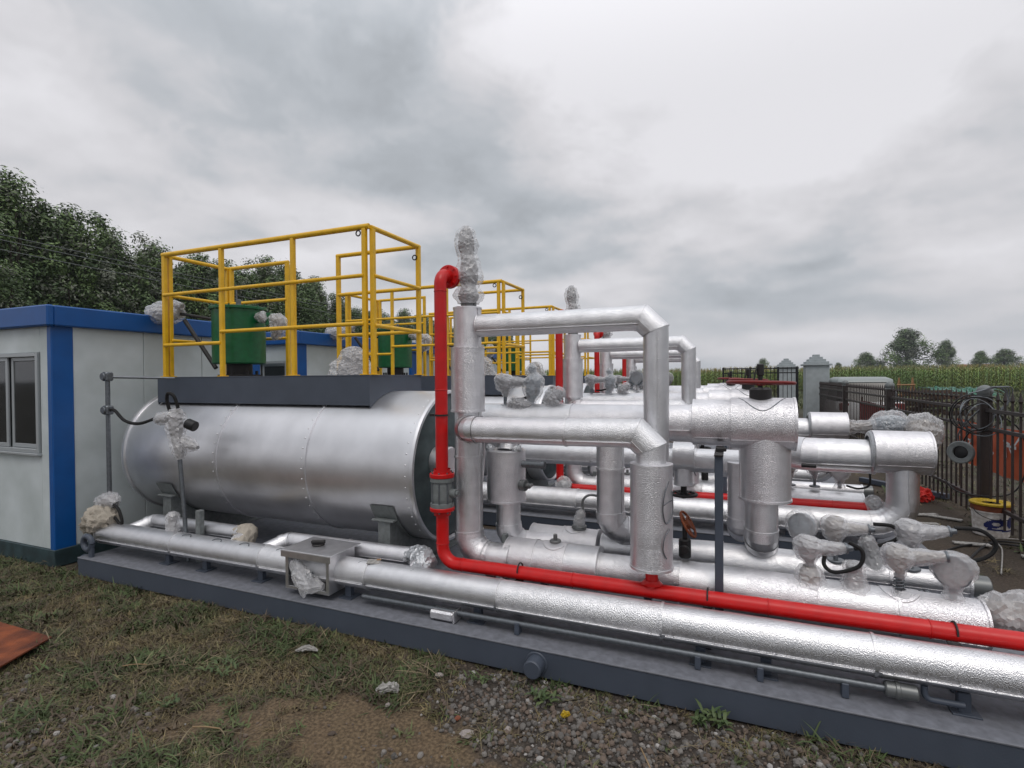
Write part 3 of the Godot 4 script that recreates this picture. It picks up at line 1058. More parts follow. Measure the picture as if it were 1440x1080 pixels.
# ------------------------------------------------------------------ drum and wrapped gear on the tank top
func build_top_gear() -> void:
	var c := V(-4.65, 0, 3.95)
	var t := thing("vent_drum", "green painted steel drum on the tank top inside the yellow railing of the %s", "drum", "green drums on the tank tops", V(-4.65, 1.733, 3.95), 3)
	var mb := Mb.new()
	mb.lathe(Transform3D(Basis.IDENTITY, c + Vector3(0, 1.86, 0)), PackedVector2Array([Vector2(0.0001, 0), Vector2(0.236, 0), Vector2(0.248, 0.012), Vector2(0.248, 0.55), Vector2(0.0001, 0.55)]), 48)
	part("drum_body", mb, M.green, t)
	mb = Mb.new()
	mb.lathe(Transform3D(Basis.IDENTITY, c + Vector3(0, 2.405, 0)), PackedVector2Array([Vector2(0.245, 0), Vector2(0.272, 0.003), Vector2(0.272, 0.025), Vector2(0.264, 0.03), Vector2(0.12, 0.045), Vector2(0.0001, 0.045)]), 48)
	for i in 12:
		var a := TAU * i / 12.0
		cyl(mb, c + Vector3(cos(a) * 0.26, 2.398, sin(a) * 0.26), c + Vector3(cos(a) * 0.26, 2.447, sin(a) * 0.26), 0.009, 6, 0.001)
	part("lid", mb, M.green, t)
	mb = Mb.new()
	mb.lathe(Transform3D(Basis.IDENTITY, c + Vector3(0, 1.733, 0)), PackedVector2Array([Vector2(0.2, 0), Vector2(0.2, 0.02), Vector2(0.12, 0.022), Vector2(0.12, 0.128)]), 32)
	for i in 8:
		var a := TAU * (i + 0.4) / 8.0
		cyl(mb, c + Vector3(cos(a) * 0.17, 1.75, sin(a) * 0.17), c + Vector3(cos(a) * 0.17, 1.79, sin(a) * 0.17), 0.014, 6, 0.001)
	part("neck", mb, M.iron, t)
	mb = Mb.new()
	cyl(mb, V(-5.28, 2.33, 3.82), V(-4.90, 1.82, 3.88), 0.022, 10)
	cyl(mb, V(-5.35, 2.40, 3.82), V(-4.90, 2.32, 3.88), 0.016, 10)
	part("inlet_pipe", mb, M.iron, t)
	mb = Mb.new()
	mb.tube(PackedVector3Array([c + Vector3(-0.03, 2.44, 0), c + Vector3(-0.03, 2.62, 0)]), 0.008, 6)
	part("sight_rod", mb, M.galv, t)
	mb = Mb.new()
	cyl(mb, c + Vector3(0.12, 2.44, 0.1), c + Vector3(0.12, 2.50, 0.1), 0.02, 8)
	part("plug", mb, M.galv, t)
	var w := thing("wrapped_actuator", "long plastic-wrapped bundle sticking out left of the green drum on the %s", "wrapped instrument", "plastic-wrapped bundles beside the drums", V(-5.5, 2.3, 3.82), 2)
	wrapped(w, [V(-5.82, 2.40, 3.82), V(-5.74, 2.41, 3.82), V(-5.60, 2.42, 3.82), V(-5.44, 2.41, 3.82), V(-5.33, 2.40, 3.82)], [0.05, 0.105, 0.115, 0.10, 0.055], M.inner_grey, 0.14)
	wrapped(w, [V(-5.52, 2.47, 3.80), V(-5.40, 2.485, 3.80), V(-5.28, 2.47, 3.80)], [0.04, 0.05, 0.03], M.inner_grey, 0.2)
	w = thing("wrapped_valve", "small torn plastic-wrapped valve right of the green drum on the %s", "wrapped instrument", "torn wrapped valves beside the drums", V(-4.2, 2.2, 3.95), 2)
	var vb := Mb.new()
	cyl(vb, V(-4.40, 2.29, 3.95), V(-4.12, 2.27, 3.95), 0.022, 12)
	cyl(vb, V(-4.24, 2.24, 3.95), V(-4.24, 2.36, 3.95), 0.035, 12)
	part("valve_body", vb, M.green, w)
	wrapped(w, [V(-4.38, 2.33, 3.93), V(-4.30, 2.32, 3.93), V(-4.24, 2.28, 3.93)], [0.03, 0.055, 0.03], M.inner_grey, 0.25)
	wrapped(w, [V(-4.18, 2.31, 3.93), V(-4.10, 2.26, 3.93), V(-4.12, 2.16, 3.93), V(-4.17, 2.10, 3.93)], [0.04, 0.075, 0.06, 0.02], M.inner_tan, 0.28)
	w = thing("wrapped_hatch", "white plastic hood tied over a hatch on the walkway of the %s", "wrapped hatch", "plastic hoods on the walkways", V(-3.19, 1.733, 3.9), 2)
	wrapped(w, [V(-3.19, 1.733, 3.9), V(-3.19, 1.80, 3.9), V(-3.18, 1.88, 3.9), V(-3.20, 1.95, 3.9), V(-3.21, 1.985, 3.9)], [0.19, 0.165, 0.13, 0.09, 0.04], M.inner_grey, 0.2)

# ------------------------------------------------------------------ front pipes
func support(par: Node3D, x: float, d: float, y: float, wd: float = 0.05) -> void:
	var mb := Mb.new()
	mb.bx(V(x, (0.15 + y) * 0.5, d), Vector3(wd, y - 0.15, wd * 0.8), 0.003)
	mb.bx(V(x, 0.1545, d), Vector3(wd + 0.06, 0.008, wd + 0.06), 0.001)
	part("support", mb, M.slate, par)

func build_front_pipes() -> void:
	var p := thing("insulated_pipe", "long silver insulated pipe along the near edge of the front skid", "insulated pipe", "long front pipes of the skids", V(-1.8, 0.15, 3.03))
	clad(p, [V(-5.28, 0.322, 3.03), V(1.62, 0.347, 3.03)], 0.095, {"sec": 0.98, "seam": Vector3(0, -0.42, 0.9)})
	for x in [-4.15, -3.8, -3.5, -3.12, -2.36, -1.93]:
		var tw := Mb.new()
		var pp := PackedVector3Array()
		for i in 9:
			var a := PI * (0.15 + 0.7 * i / 8.0)
			var dx := cos(a) * 0.055
			var ph := 0.9 + sin(a) * 0.55
			pp.append(V(x + dx, 0.325 + sin(ph) * 0.101, 3.03 - cos(ph) * 0.101))
		tw.tube(pp, 0.0035, 6)
		part("tie_wire", tw, M.galv, p)
	for x in [-4.42, -3.97, -3.36, -2.52, -1.50, -0.16, 0.16, 0.98]:
		support(p, x, 3.03, 0.24)
	# the same pipe on the skids behind turns up at its right end
	p = thing("insulated_pipe", "long silver insulated pipe turning up at the right end of the %s", "insulated pipe", "long front pipes of the skids", V(-1.8, 0.15, 3.03))
	p.set_meta("label", "")
	units.append([p, "long silver insulated pipe turning up at the right end of the %s", 2, 1])
	clad(p, [V(-5.28, 0.325, 3.03), V(1.42, 0.325, 3.03), V(1.42, 0.86, 3.03)], 0.122, {"sec": 0.98, "rad": 0.24, "gores": 6})
	for x in [-4.4, -2.5, -0.9, 0.5, 1.2]:
		support(p, x, 3.03, 0.215)

	p = thing("tracing_pipe", "thin silver tracing pipe below the front pipe, ending in a dark cap", "pipe", "", V(-0.6, 0.2, 2.95))
	var mb := Mb.new()
	cyl(mb, V(-2.35, 0.205, 2.96), V(0.70, 0.225, 2.96), 0.0175, 14)
	part("tube", mb, M.galv, p)
	mb = Mb.new()
	cyl(mb, V(0.66, 0.225, 2.96), V(0.79, 0.226, 2.96), 0.035, 20, 0.006)
	cyl(mb, V(0.70, 0.225, 2.96), V(0.72, 0.225, 2.96), 0.039, 20, 0.003)
	part("end_cap", mb, M.inner_steel, p)
	for x in [-1.2, -0.17, 0.13, 0.5]:
		mb = Mb.new()
		mb.bx(V(x, 0.187, 2.96), Vector3(0.03, 0.07, 0.05), 0.003)
		part("clip", mb, M.slate, p)
	p = thing("insulated_fitting", "small boxy silver jacket hanging under the front pipe left of the trunnion", "insulated fitting", "", V(-1.72, 0.16, 2.97))
	mb = Mb.new()
	mb.bx(V(-1.71, 0.19, 2.955), Vector3(0.17, 0.06, 0.085), 0.012)
	part("jacket", mb, M.silver, p)
	mb = Mb.new()
	mb.bx(V(-1.615, 0.195, 2.955), Vector3(0.012, 0.075, 0.1), 0.004)
	part("flange_band", mb, M.silver, p)
	p = thing("drain_pipe", "short dark drain bend under the right end of the front pipe", "pipe", "", V(0.9, 0.16, 2.98))
	mb = Mb.new()
	mb.tube(arc_path([V(0.82, 0.26, 2.98), V(0.82, 0.2, 2.98), V(0.97, 0.2, 2.98)], 0.04, 6), 0.014, 10)
	part("bend", mb, M.slate, p)

	# sheet metal valve box with an open front
	var b := thing("valve_box", "silver sheet metal box with an open front on the front pipe", "valve box", "", V(-2.78, 0.2, 3.03))
	var X0 := -2.97
	var X1 := -2.58
	var Y0 := 0.20
	var Y1 := 0.475
	var D0 := 2.885
	var D1 := 3.16
	mb = Mb.new()
	mb.bx(V(X0, (Y0 + Y1) / 2, (D0 + D1) / 2), Vector3(0.006, Y1 - Y0, D1 - D0), 0.002)
	mb.bx(V(X1, (Y0 + Y1) / 2, (D0 + D1) / 2), Vector3(0.006, Y1 - Y0, D1 - D0), 0.002)
	mb.bx(V((X0 + X1) / 2, (Y0 + Y1) / 2, D1), Vector3(X1 - X0 - 0.008, Y1 - Y0, 0.006), 0.002)
	mb.bx(V((X0 + X1) / 2, Y0, (D0 + D1) / 2), Vector3(X1 - X0 - 0.008, 0.006, D1 - D0 - 0.008), 0.002)
	for e in [X0 + 0.014, X1 - 0.014]:
		mb.bx(V(e, (Y0 + Y1) / 2, D0 + 0.003), Vector3(0.02, Y1 - Y0 - 0.01, 0.005), 0.001)
	mb.bx(V((X0 + X1) / 2, Y0 + 0.014, D0 + 0.003), Vector3(X1 - X0 - 0.05, 0.02, 0.005), 0.001)
	part("casing", mb, M.sheet, b)
	mb = Mb.new()
	mb.bx(V((X0 + X1) / 2 + 0.01, Y1 + 0.006, (D0 + D1) / 2), Vector3(X1 - X0 + 0.06, 0.008, D1 - D0 + 0.05), 0.002)
	mb.bx(V((X0 + X1) / 2 + 0.01, Y1 - 0.018, D0 - 0.024), Vector3(X1 - X0 + 0.058, 0.045, 0.004), 0.001)
	part("lid", mb, M.sheet, b)
	mb = Mb.new()
	cyl(mb, V(-2.80, Y1 + 0.008, 3.03), V(-2.80, Y1 + 0.022, 3.03), 0.045, 20, 0.004)
	mb.box(Transform3D(Basis(Vector3.UP, 0.4), V(-2.80, Y1 + 0.034, 3.03)), Vector3(0.1, 0.026, 0.028), 0.005)
	part("valve_stem", mb, M.iron, b)
	mb = Mb.new()
	cyl(mb, V(-2.93, 0.32, 2.93), V(-2.93, 0.32, 2.90), 0.04, 20, 0.004)
	cyl(mb, V(-2.78, 0.30, 2.95), V(-2.78, 0.30, 2.905), 0.028, 16, 0.004)
	part("gauge", mb, M.galv, b)
	mb = Mb.new()
	blob(mb, [V(-2.90, 0.40, 2.90), V(-2.82, 0.31, 2.88), V(-2.74, 0.26, 2.885), V(-2.64, 0.25, 2.90)], [0.03, 0.05, 0.055, 0.02], 0.3)
	blob(mb, [V(-2.80, 0.30, 2.88), V(-2.79, 0.22, 2.87), V(-2.78, 0.165, 2.865)], [0.045, 0.03, 0.008], 0.3)
	part("torn_film", mb, M.film, b)

	# short by-passes just behind the front pipe
	p = thing("bypass_pipe", "short silver by-pass pipe at the left end of the front pipe", "insulated pipe", "", V(-4.4, 0.3, 3.2))
	clad(p, [V(-5.05, 0.33, 3.05), V(-4.92, 0.41, 3.24), V(-3.76, 0.41, 3.24), V(-3.66, 0.40, 3.08)], 0.058, {"gores": 4, "rad": 0.1, "sec": 0.7})
	mb = Mb.new()
	blob(mb, [V(-3.86, 0.41, 3.24), V(-3.74, 0.415, 3.23), V(-3.68, 0.41, 3.16), V(-3.66, 0.38, 3.06)], [0.05, 0.068, 0.068, 0.045], 0.3, 30, 7, false)
	part("wool_wrap", mb, M.wool, p)
	p = thing("bypass_pipe", "short silver by-pass pipe right of the open valve box, ending in crumpled foil", "insulated pipe", "", V(-2.6, 0.3, 3.2))
	clad(p, [V(-3.42, 0.34, 3.05), V(-3.30, 0.41, 3.24), V(-2.08, 0.42, 3.24), V(-1.98, 0.40, 3.09)], 0.06, {"gores": 4, "rad": 0.1, "sec": 0.6})
	mb = Mb.new()
	blob(mb, [V(-2.16, 0.42, 3.24), V(-2.05, 0.43, 3.22), V(-1.98, 0.42, 3.15), V(-1.97, 0.40, 3.06)], [0.055, 0.075, 0.08, 0.045], 0.2)
	part("foil_wrap", mb, M.foil, p)
	p = thing("drain_stub", "small wrapped drain stub standing on the front pipe near the thin pole", "wrapped instrument", "", V(-4.45, 0.4, 3.1))
	wrapped(p, [V(-4.47, 0.40, 3.1), V(-4.47, 0.47, 3.1), V(-4.47, 0.53, 3.1), V(-4.47, 0.565, 3.1)], [0.055, 0.045, 0.05, 0.025], M.inner_grey, 0.2)
	p = thing("nameplate_tag", "pale paper tag with an orange mark on the front pipe near the valve box", "tag", "", V(-2.28, 0.42, 3.03))
	mb = Mb.new()
	mb.box(Transform3D(Basis(Vector3.UP, 0.3) * Basis(Vector3.RIGHT, 0.2), V(-2.30, 0.431, 3.02)), Vector3(0.09, 0.004, 0.06), 0.001)
	part("paper", mb, M.paper, p)
	mb = Mb.new()
	mb.box(Transform3D(Basis(Vector3.UP, 0.5) * Basis(Vector3.RIGHT, 0.2), V(-2.275, 0.439, 3.045)), Vector3(0.03, 0.008, 0.012), 0.002)
	part("clip", mb, M.orange, p)
# ------------------------------------------------------------------ red fire pipe
func red_pipe(p: Node3D, xend: float) -> void:
	var r := 0.043
	var mb := Mb.new()
	mb.tube(arc_path([V(-1.855, 2.42, 3.345), V(-1.855, 2.42, 3.2), V(-1.855, 1.04, 3.2)], 0.085, 10), r, 22)
	part("riser", mb, M.red, p)
	mb = Mb.new()
	mb.tube(arc_path([V(-1.855, 0.79, 3.2), V(-1.855, 0.425, 3.2), V(xend, 0.445, 3.2)], 0.11, 10), r, 22)
	part("run", mb, M.red, p)
	for wx in [-1.70, -0.92, 0.18, 0.9]:
		mb = Mb.new()
		var ring := PackedVector3Array()
		for i in 25:
			var a := TAU * i / 24.0
			ring.append(V(wx + rng.randf_range(-0.001, 0.001), 0.425 + 0.02 * (wx + 1.855) / (xend + 1.855) + sin(a) * r, 3.2 + cos(a) * r))
		mb.tube(ring, 0.0035, 6, false)
		part("weld_bead", mb, M.red, p)
	for wy in [2.30, 1.62, 0.56]:
		mb = Mb.new()
		var ring := PackedVector3Array()
		for i in 25:
			var a := TAU * i / 24.0
			ring.append(V(-1.855 + sin(a) * r, wy + rng.randf_range(-0.001, 0.001), 3.2 + cos(a) * r))
		mb.tube(ring, 0.0035, 6, false)
		part("weld_bead", mb, M.red, p)
	mb = Mb.new()
	cyl(mb, V(-1.855, 2.42, 3.30), V(-1.855, 2.42, 3.325), 0.082, 28, 0.004)
	for i in 8:
		var a := TAU * i / 8.0
		cyl(mb, V(-1.855 + cos(a) * 0.066, 2.42 + sin(a) * 0.066, 3.29), V(-1.855 + cos(a) * 0.066, 2.42 + sin(a) * 0.066, 3.36), 0.008, 6, 0.001)
	cyl(mb, V(-1.855, 2.42, 3.328), V(-1.855, 2.42, 3.35), 0.082, 28, 0.004)
	part("top_flange", mb, M.red, p)
	for yy in [[1.015, 1.045], [0.785, 0.812]]:
		mb = Mb.new()
		cyl(mb, V(-1.855, yy[0], 3.2), V(-1.855, yy[1], 3.2), 0.086, 30, 0.004)
		mb.lathe(Transform3D(Basis.IDENTITY, V(-1.855, yy[1] if yy[0] > 0.9 else yy[0], 3.2)), PackedVector2Array([Vector2(0.058, -0.03 if yy[0] < 0.9 else 0.0), Vector2(0.058, 0.0 if yy[0] < 0.9 else 0.03)]), 24)
		part("flange", mb, M.red, p)
	mb = Mb.new()
	mb.lathe(Transform3D(Basis.IDENTITY, V(-1.855, 0.813, 3.2)), PackedVector2Array([Vector2(0.082, 0.0), Vector2(0.082, 0.026), Vector2(0.070, 0.03), Vector2(0.074, 0.05), Vector2(0.074, 0.15), Vector2(0.070, 0.17), Vector2(0.082, 0.175), Vector2(0.082, 0.201)]), 32)
	cyl(mb, V(-1.79, 0.91, 3.2), V(-1.745, 0.91, 3.2), 0.03, 14, 0.004)
	cyl(mb, V(-1.745, 0.91, 3.2), V(-1.73, 0.91, 3.2), 0.018, 8, 0.002)
	part("valve_body", mb, M.grey_paint, p)
	mb = Mb.new()
	for i in 8:
		var a := TAU * (i + 0.3) / 8.0
		cyl(mb, V(-1.855 + cos(a) * 0.074, 0.775, 3.2 + sin(a) * 0.074), V(-1.855 + cos(a) * 0.074, 1.055, 3.2 + sin(a) * 0.074), 0.006, 6, 0.001)
	part("stud_bolts", mb, M.galv, p)
	mb = Mb.new()
	mb.lathe(Transform3D(Basis.IDENTITY, V(-1.855, 1.44, 3.2)), PackedVector2Array([Vector2(0.049, 0), Vector2(0.05, 0.0), Vector2(0.05, 0.012), Vector2(0.047, 0.012)]), 24)
	mb.bx(V(-1.92, 1.446, 3.2), Vector3(0.05, 0.02, 0.03), 0.003)
	part("clamp", mb, M.iron, p)

func build_red_pipe() -> void:
	var p := thing("fire_water_pipe", "bright red riser and long red pipe running across the front skid", "pipe", "red fire pipes of the skids", V(-1.855, 0.42, 3.2))
	red_pipe(p, 1.62)
	var mb := Mb.new()
	cyl(mb, V(-0.44, 0.45, 3.2), V(-0.44, 0.59, 3.2), 0.037, 20)
	mb.lathe(Transform3D(Basis.IDENTITY, V(-0.44, 0.478, 3.2)), PackedVector2Array([Vector2(0.062, 0), Vector2(0.05, 0.008), Vector2(0.042, 0.022)]), 20, true)
	part("tee_branch", mb, M.red, p)
	for x in [-1.28, -0.13, 1.0]:
		mb = Mb.new()
		var ring := PackedVector3Array()
		for i in 11:
			var a := PI * i / 10.0
			ring.append(V(x, 0.441 + sin(a) * 0.05, 3.2 + cos(a) * 0.05))
		mb.tube(ring, 0.005, 6)
		mb.bx(V(x, 0.382, 3.2), Vector3(0.05, 0.008, 0.13), 0.002)
		part("u_bolt", mb, M.iron, p)
	for x in [-1.28, -0.13, 1.0]:
		mb = Mb.new()
		mb.bx(V(x, 0.265, 3.2), Vector3(0.04, 0.225, 0.04), 0.003)
		part("support", mb, M.slate, p)
	p = thing("fire_water_pipe", "", "pipe", "red fire pipes of the skids", V(-1.855, 0.42, 3.2))
	units.append([p, "bright red riser and red pipe with a grey valve on the %s", 3, 1])
	red_pipe(p, 1.2)

# ------------------------------------------------------------------ risers and the two portal pipes
func build_risers() -> void:
	var p := thing("insulated_riser", "thick silver insulated riser under the wrapped relief valve on the %s", "insulated pipe", "tall insulated risers", V(-1.75, 0.15, 3.4), 3)
	clad(p, [V(-1.75, 2.205, 3.4), V(-1.75, 0.435, 3.4), V(-1.42, 0.435, 3.4)], 0.099, {"gores": 6, "rad": 0.17, "sec": 0.6, "seam": Vector3(1, 0, 0.3)})
	var mb := Mb.new()
	sheet(mb, V(-1.75, 1.92, 3.4), V(-1.75, 1.46, 3.4), 0.119, Vector3.DOWN, Vector3.DOWN, Vector3(1, 0, 0.35), true)
	disc(mb, V(-1.75, 1.92, 3.4), Vector3.UP, 0.119, 0)
	disc(mb, V(-1.75, 1.46, 3.4), Vector3.DOWN, 0.119, 0)
	part("jacket", mb, M.silver, p)
	mb = Mb.new()
	mb.bx(V(-1.63, 0.3, 3.5), Vector3(0.06, 0.32, 0.06), 0.003)
	mb.bx(V(-1.52, 0.36, 3.52), Vector3(0.035, 0.42, 0.05), 0.003)
	part("support", mb, M.grey_paint, p)

	p = thing("relief_valve", "relief valve shrouded in crumpled grey plastic on top of the riser of the %s", "wrapped valve", "wrapped relief valves on the risers", V(-1.75, 2.2, 3.42), 2)
	mb = Mb.new()
	cyl(mb, V(-1.75, 2.2, 3.42), V(-1.75, 2.27, 3.42), 0.045, 16)
	cyl(mb, V(-1.80, 2.2, 3.42), V(-1.80, 2.262, 3.42), 0.012, 8)
	cyl(mb, V(-1.70, 2.2, 3.42), V(-1.70, 2.262, 3.42), 0.012, 8)
	part("flange_neck", mb, M.inner_steel, p)
	wrapped(p, [V(-1.75, 2.235, 3.42), V(-1.75, 2.29, 3.42), V(-1.75, 2.36, 3.42), V(-1.75, 2.42, 3.42), V(-1.745, 2.50, 3.42), V(-1.755, 2.58, 3.42), V(-1.765, 2.66, 3.42), V(-1.765, 2.74, 3.42), V(-1.765, 2.79, 3.42)], [0.07, 0.105, 0.075, 0.10, 0.085, 0.065, 0.082, 0.066, 0.03], M.inner_grey, 0.16)

	p = thing("portal_pipe", "upper silver pipe bent over like a portal above the %s", "insulated pipe", "upper portal pipes", V(-0.435, 0.15, 3.4), 3)
	clad(p, [V(-1.66, 2.07, 3.4), V(-0.435, 2.07, 3.4), V(-0.435, 0.55, 3.4)], 0.076, {"gores": 1, "rad": 0.085, "sec": 0.78, "seam": Vector3(0.2, -0.5, 0.85)})

	p = thing("portal_pipe", "lower silver pipe leading from the riser into the fat upright jacket on the %s", "insulated pipe", "lower portal pipes", V(-0.44, 0.53, 3.2), 1)
	clad(p, [V(-1.70, 1.352, 3.44), V(-1.70, 1.352, 3.2), V(-0.95, 1.358, 3.2)], 0.085, {"gores": 5, "rad": 0.13, "cap1": false, "seam": Vector3(0, -0.55, 0.83)})
	clad(p, [V(-0.95, 1.358, 3.2), V(-0.44, 1.364, 3.2), V(-0.44, 1.15, 3.2)], 0.085, {"gores": 1, "rad": 0.085, "cap0": false, "seam": Vector3(0, -0.55, 0.83)})
	mb = Mb.new()
	sheet(mb, V(-0.44, 1.19, 3.2), V(-0.44, 0.575, 3.2), 0.121, Vector3.DOWN, Vector3.DOWN, Vector3(1, 0, 0.25), true)
	disc(mb, V(-0.44, 1.19, 3.2), Vector3.UP, 0.121, 0)
	disc(mb, V(-0.44, 0.575, 3.2), Vector3.DOWN, 0.121, 0)
	part("jacket", mb, M.silver, p)
	# tie wires at the jacket's seam
	mb = Mb.new()
	mb.tube(smooth_path([V(-0.335, 1.10, 3.14), V(-0.355, 1.02, 3.10), V(-0.362, 0.93, 3.098), V(-0.345, 0.86, 3.115), V(-0.315, 0.92, 3.15), V(-0.318, 1.04, 3.16)], 6), 0.0035, 6)
	mb.tube(smooth_path([V(-0.33, 0.83, 3.13), V(-0.355, 0.78, 3.10), V(-0.362, 0.71, 3.098), V(-0.345, 0.66, 3.115)], 6), 0.0035, 6)
	mb.tube(smooth_path([V(-0.36, 0.965, 3.10), V(-0.335, 0.985, 3.118), V(-0.312, 0.99, 3.16)], 4), 0.003, 6)
	part("tie_wire", mb, M.galv, p)

# ------------------------------------------------------------------ big valve line and what hangs from it
func handwheel(par: Node3D, c: Vector3, r: float, m: Material, axis: Vector3 = Vector3.UP, tr: float = 0.011) -> void:
	var xf := axis_xf(c, axis)
	var mb := Mb.new()
	var ring := PackedVector3Array()
	for i in 33:
		var a := TAU * i / 32.0
		ring.append(xf * Vector3(cos(a) * r, 0, sin(a) * r))
	mb.tube(ring, tr, 10, false)
	for i in 5:
		var a := TAU * i / 5.0 + 0.3
		mb.tube(PackedVector3Array([xf * Vector3(cos(a) * 0.02, -0.005, sin(a) * 0.02), xf * Vector3(cos(a) * r, 0, sin(a) * r)]), tr * 0.75, 8)
	mb.lathe(Transform3D(xf.basis, xf * Vector3(0, -0.018, 0)), PackedVector2Array([Vector2(0.0001, 0), Vector2(0.028, 0), Vector2(0.028, 0.032), Vector2(0.0001, 0.032)]), 16)
	part("handwheel", mb, m, par)

func build_big_pipes() -> void:
	var d := 3.75
	var p := thing("main_valve_line", "thick silver pipe and big jacketed valve with red handwheel on the %s", "insulated pipe", "big jacketed valve lines", V(0.17, 0.5, d), 3)
	clad(p, [V(-1.9, 1.375, d), V(-0.24, 1.385, d)], 0.123, {"sec": 0.85, "seam": Vector3(0, -0.3, 0.95)})
	var mb := Mb.new()
	sheet(mb, V(-0.24, 1.395, d), V(0.0, 1.395, d), 0.150, Vector3.RIGHT, Vector3.RIGHT, Vector3(0, -0.6, 0.8), true)
	disc(mb, V(-0.24, 1.395, d), Vector3.LEFT, 0.150, 0)
	part("valve_jacket", mb, M.silver, p)
	mb = Mb.new()
	sheet(mb, V(-0.005, 1.395, d), V(0.368, 1.395, d), 0.163, Vector3.RIGHT, Vector3.RIGHT, Vector3(0, -0.6, 0.8), true)
	disc(mb, V(0.368, 1.395, d), Vector3.RIGHT, 0.163, 0)
	part("valve_jacket", mb, M.silver, p)
	mb = Mb.new()
	sheet(mb, V(0.195, 1.38, d + 0.015), V(0.195, 0.905, d + 0.015), 0.150, Vector3.DOWN, Vector3.DOWN, Vector3(-0.9, 0, 0.3), true)
	disc(mb, V(0.195, 0.905, d + 0.015), Vector3.DOWN, 0.150, 0)
	part("drop_jacket", mb, M.silver, p)
	clad(p, [V(0.175, 0.91, d), V(0.175, 0.60, d), V(0.175, 0.60, d + 0.22)], 0.096, {"gores": 5, "rad": 0.12, "sec": 0.16, "seam": Vector3(0.9, 0, 0.5)})
	mb = Mb.new()
	cyl(mb, V(0.17, 1.53, d), V(0.17, 1.625, d), 0.066, 24, 0.014)
	part("bonnet", mb, M.iron, p)
	mb = Mb.new()
	cyl(mb, V(0.17, 1.62, d), V(0.17, 1.765, d), 0.014, 10)
	cyl(mb, V(0.17, 1.70, d), V(0.17, 1.775, d), 0.022, 10, 0.005)
	mb.tube(smooth_path([V(0.155, 1.775, d), V(0.14, 1.72, d - 0.02), V(0.13, 1.66, d - 0.03)], 4), 0.005, 6)
	part("stem", mb, M.iron, p)
	handwheel(p, V(0.17, 1.655, d), 0.195, M.wheel_red, Vector3(0.02, 1, -0.03))
	# wire sagging round the top of the jacket
	mb = Mb.new()
	var w := PackedVector3Array()
	for i in 13:
		var t := i / 12.0
		var ang := lerpf(0.15, 1.0, sin(t * PI))
		w.append(V(lerpf(0.04, 0.31, t), 1.395 + cos(ang) * 0.163, d - sin(ang) * 0.163))
	mb.tube(w, 0.004, 6)
	part("tie_wire", mb, M.galv, p)

	p = thing("valve_line", "slimmer silver valve line low behind the big valve on the %s", "insulated pipe", "slim valve lines", V(-0.5, 0.9, 4.1), 1)
	clad(p, [V(-1.62, 1.075, 4.1), V(-0.40, 1.085, 4.1)], 0.076, {"sec": 0.6})
	clad(p, [V(-0.40, 1.11, 4.1), V(-0.25, 1.11, 4.1)], 0.104, {"sec": 0.3})
	clad(p, [V(-0.25, 1.085, 4.1), V(-0.10, 1.085, 4.1)], 0.085, {"sec": 0.3})
	clad(p, [V(-0.08, 1.075, 4.1), V(0.06, 1.075, 4.1)], 0.096, {"sec": 0.3})
	clad(p, [V(-0.33, 1.07, 4.1), V(-0.33, 0.90, 4.1)], 0.066, {"sec": 0.3})
	mb = Mb.new()
	cyl(mb, V(-0.33, 0.9, 4.1), V(-0.33, 0.80, 4.1), 0.022, 12)
	part("stem", mb, M.iron, p)
	handwheel(p, V(-0.33, 0.83, 4.1), 0.09, M.iron)

	p = thing("drop_pipe", "silver drop pipe with a rounded foot between the two upright jackets of the %s", "insulated pipe", "drop pipes with rounded feet", V(-0.8, 0.5, 3.75), 1)
	clad(p, [V(-0.80, 1.36, 3.75), V(-0.80, 0.60, 3.75), V(-0.56, 0.60, 3.87)], 0.097, {"gores": 5, "rad": 0.14, "sec": 0.38, "seam": Vector3(0.9, 0, 0.5)})
	p = thing("drop_pipe", "second rounded silver drop pipe half hidden behind the big valve of the %s", "insulated pipe", "drop pipes with rounded feet", V(0.07, 0.5, 4.0), 1)
	clad(p, [V(0.06, 1.1, 4.02), V(0.06, 0.62, 4.02), V(0.06, 0.62, 4.2)], 0.088, {"gores": 5, "rad": 0.12, "sec": 0.4})

	p = thing("jacketed_strainer", "drum-like silver jacket with small side cocks right of the riser on the %s", "strainer", "jacketed strainers", V(-1.55, 0.45, 3.62), 1)
	mb = Mb.new()
	sheet(mb, V(-1.55, 1.165, 3.62), V(-1.55, 0.79, 3.62), 0.142, Vector3.DOWN, Vector3.DOWN, Vector3(-0.9, 0, 0.4), true)
	disc(mb, V(-1.55, 1.165, 3.62), Vector3.UP, 0.142, 0)
	disc(mb, V(-1.55, 0.79, 3.62), Vector3.DOWN, 0.142, 0)
	part("jacket", mb, M.silver, p)
	for s in [-0.09, 0.09]:
		mb = Mb.new()
		blob(mb, [V(-1.55 + s, 1.17, 3.55), V(-1.55 + s * 1.2, 1.18, 3.57), V(-1.55 + s * 1.3, 1.17, 3.6)], [0.02, 0.03, 0.02], 0.2, 12, 3)
		part("torn_foil", mb, M.foil, p)
	clad(p, [V(-1.54, 1.34, 3.68), V(-1.54, 1.16, 3.62)], 0.07, {"sec": 0.4})
	clad(p, [V(-1.535, 0.795, 3.62), V(-1.535, 0.47, 3.62), V(-1.25, 0.45, 3.76)], 0.09, {"gores": 5, "rad": 0.15, "sec": 0.3})
	mb = Mb.new()
	cyl(mb, V(-1.42, 1.07, 3.60), V(-1.24, 1.07, 3.60), 0.026, 16)
	cyl(mb, V(-1.27, 1.07, 3.60), V(-1.24, 1.07, 3.60), 0.032, 16)
	part("side_cock", mb, M.galv, p)
	mb = Mb.new()
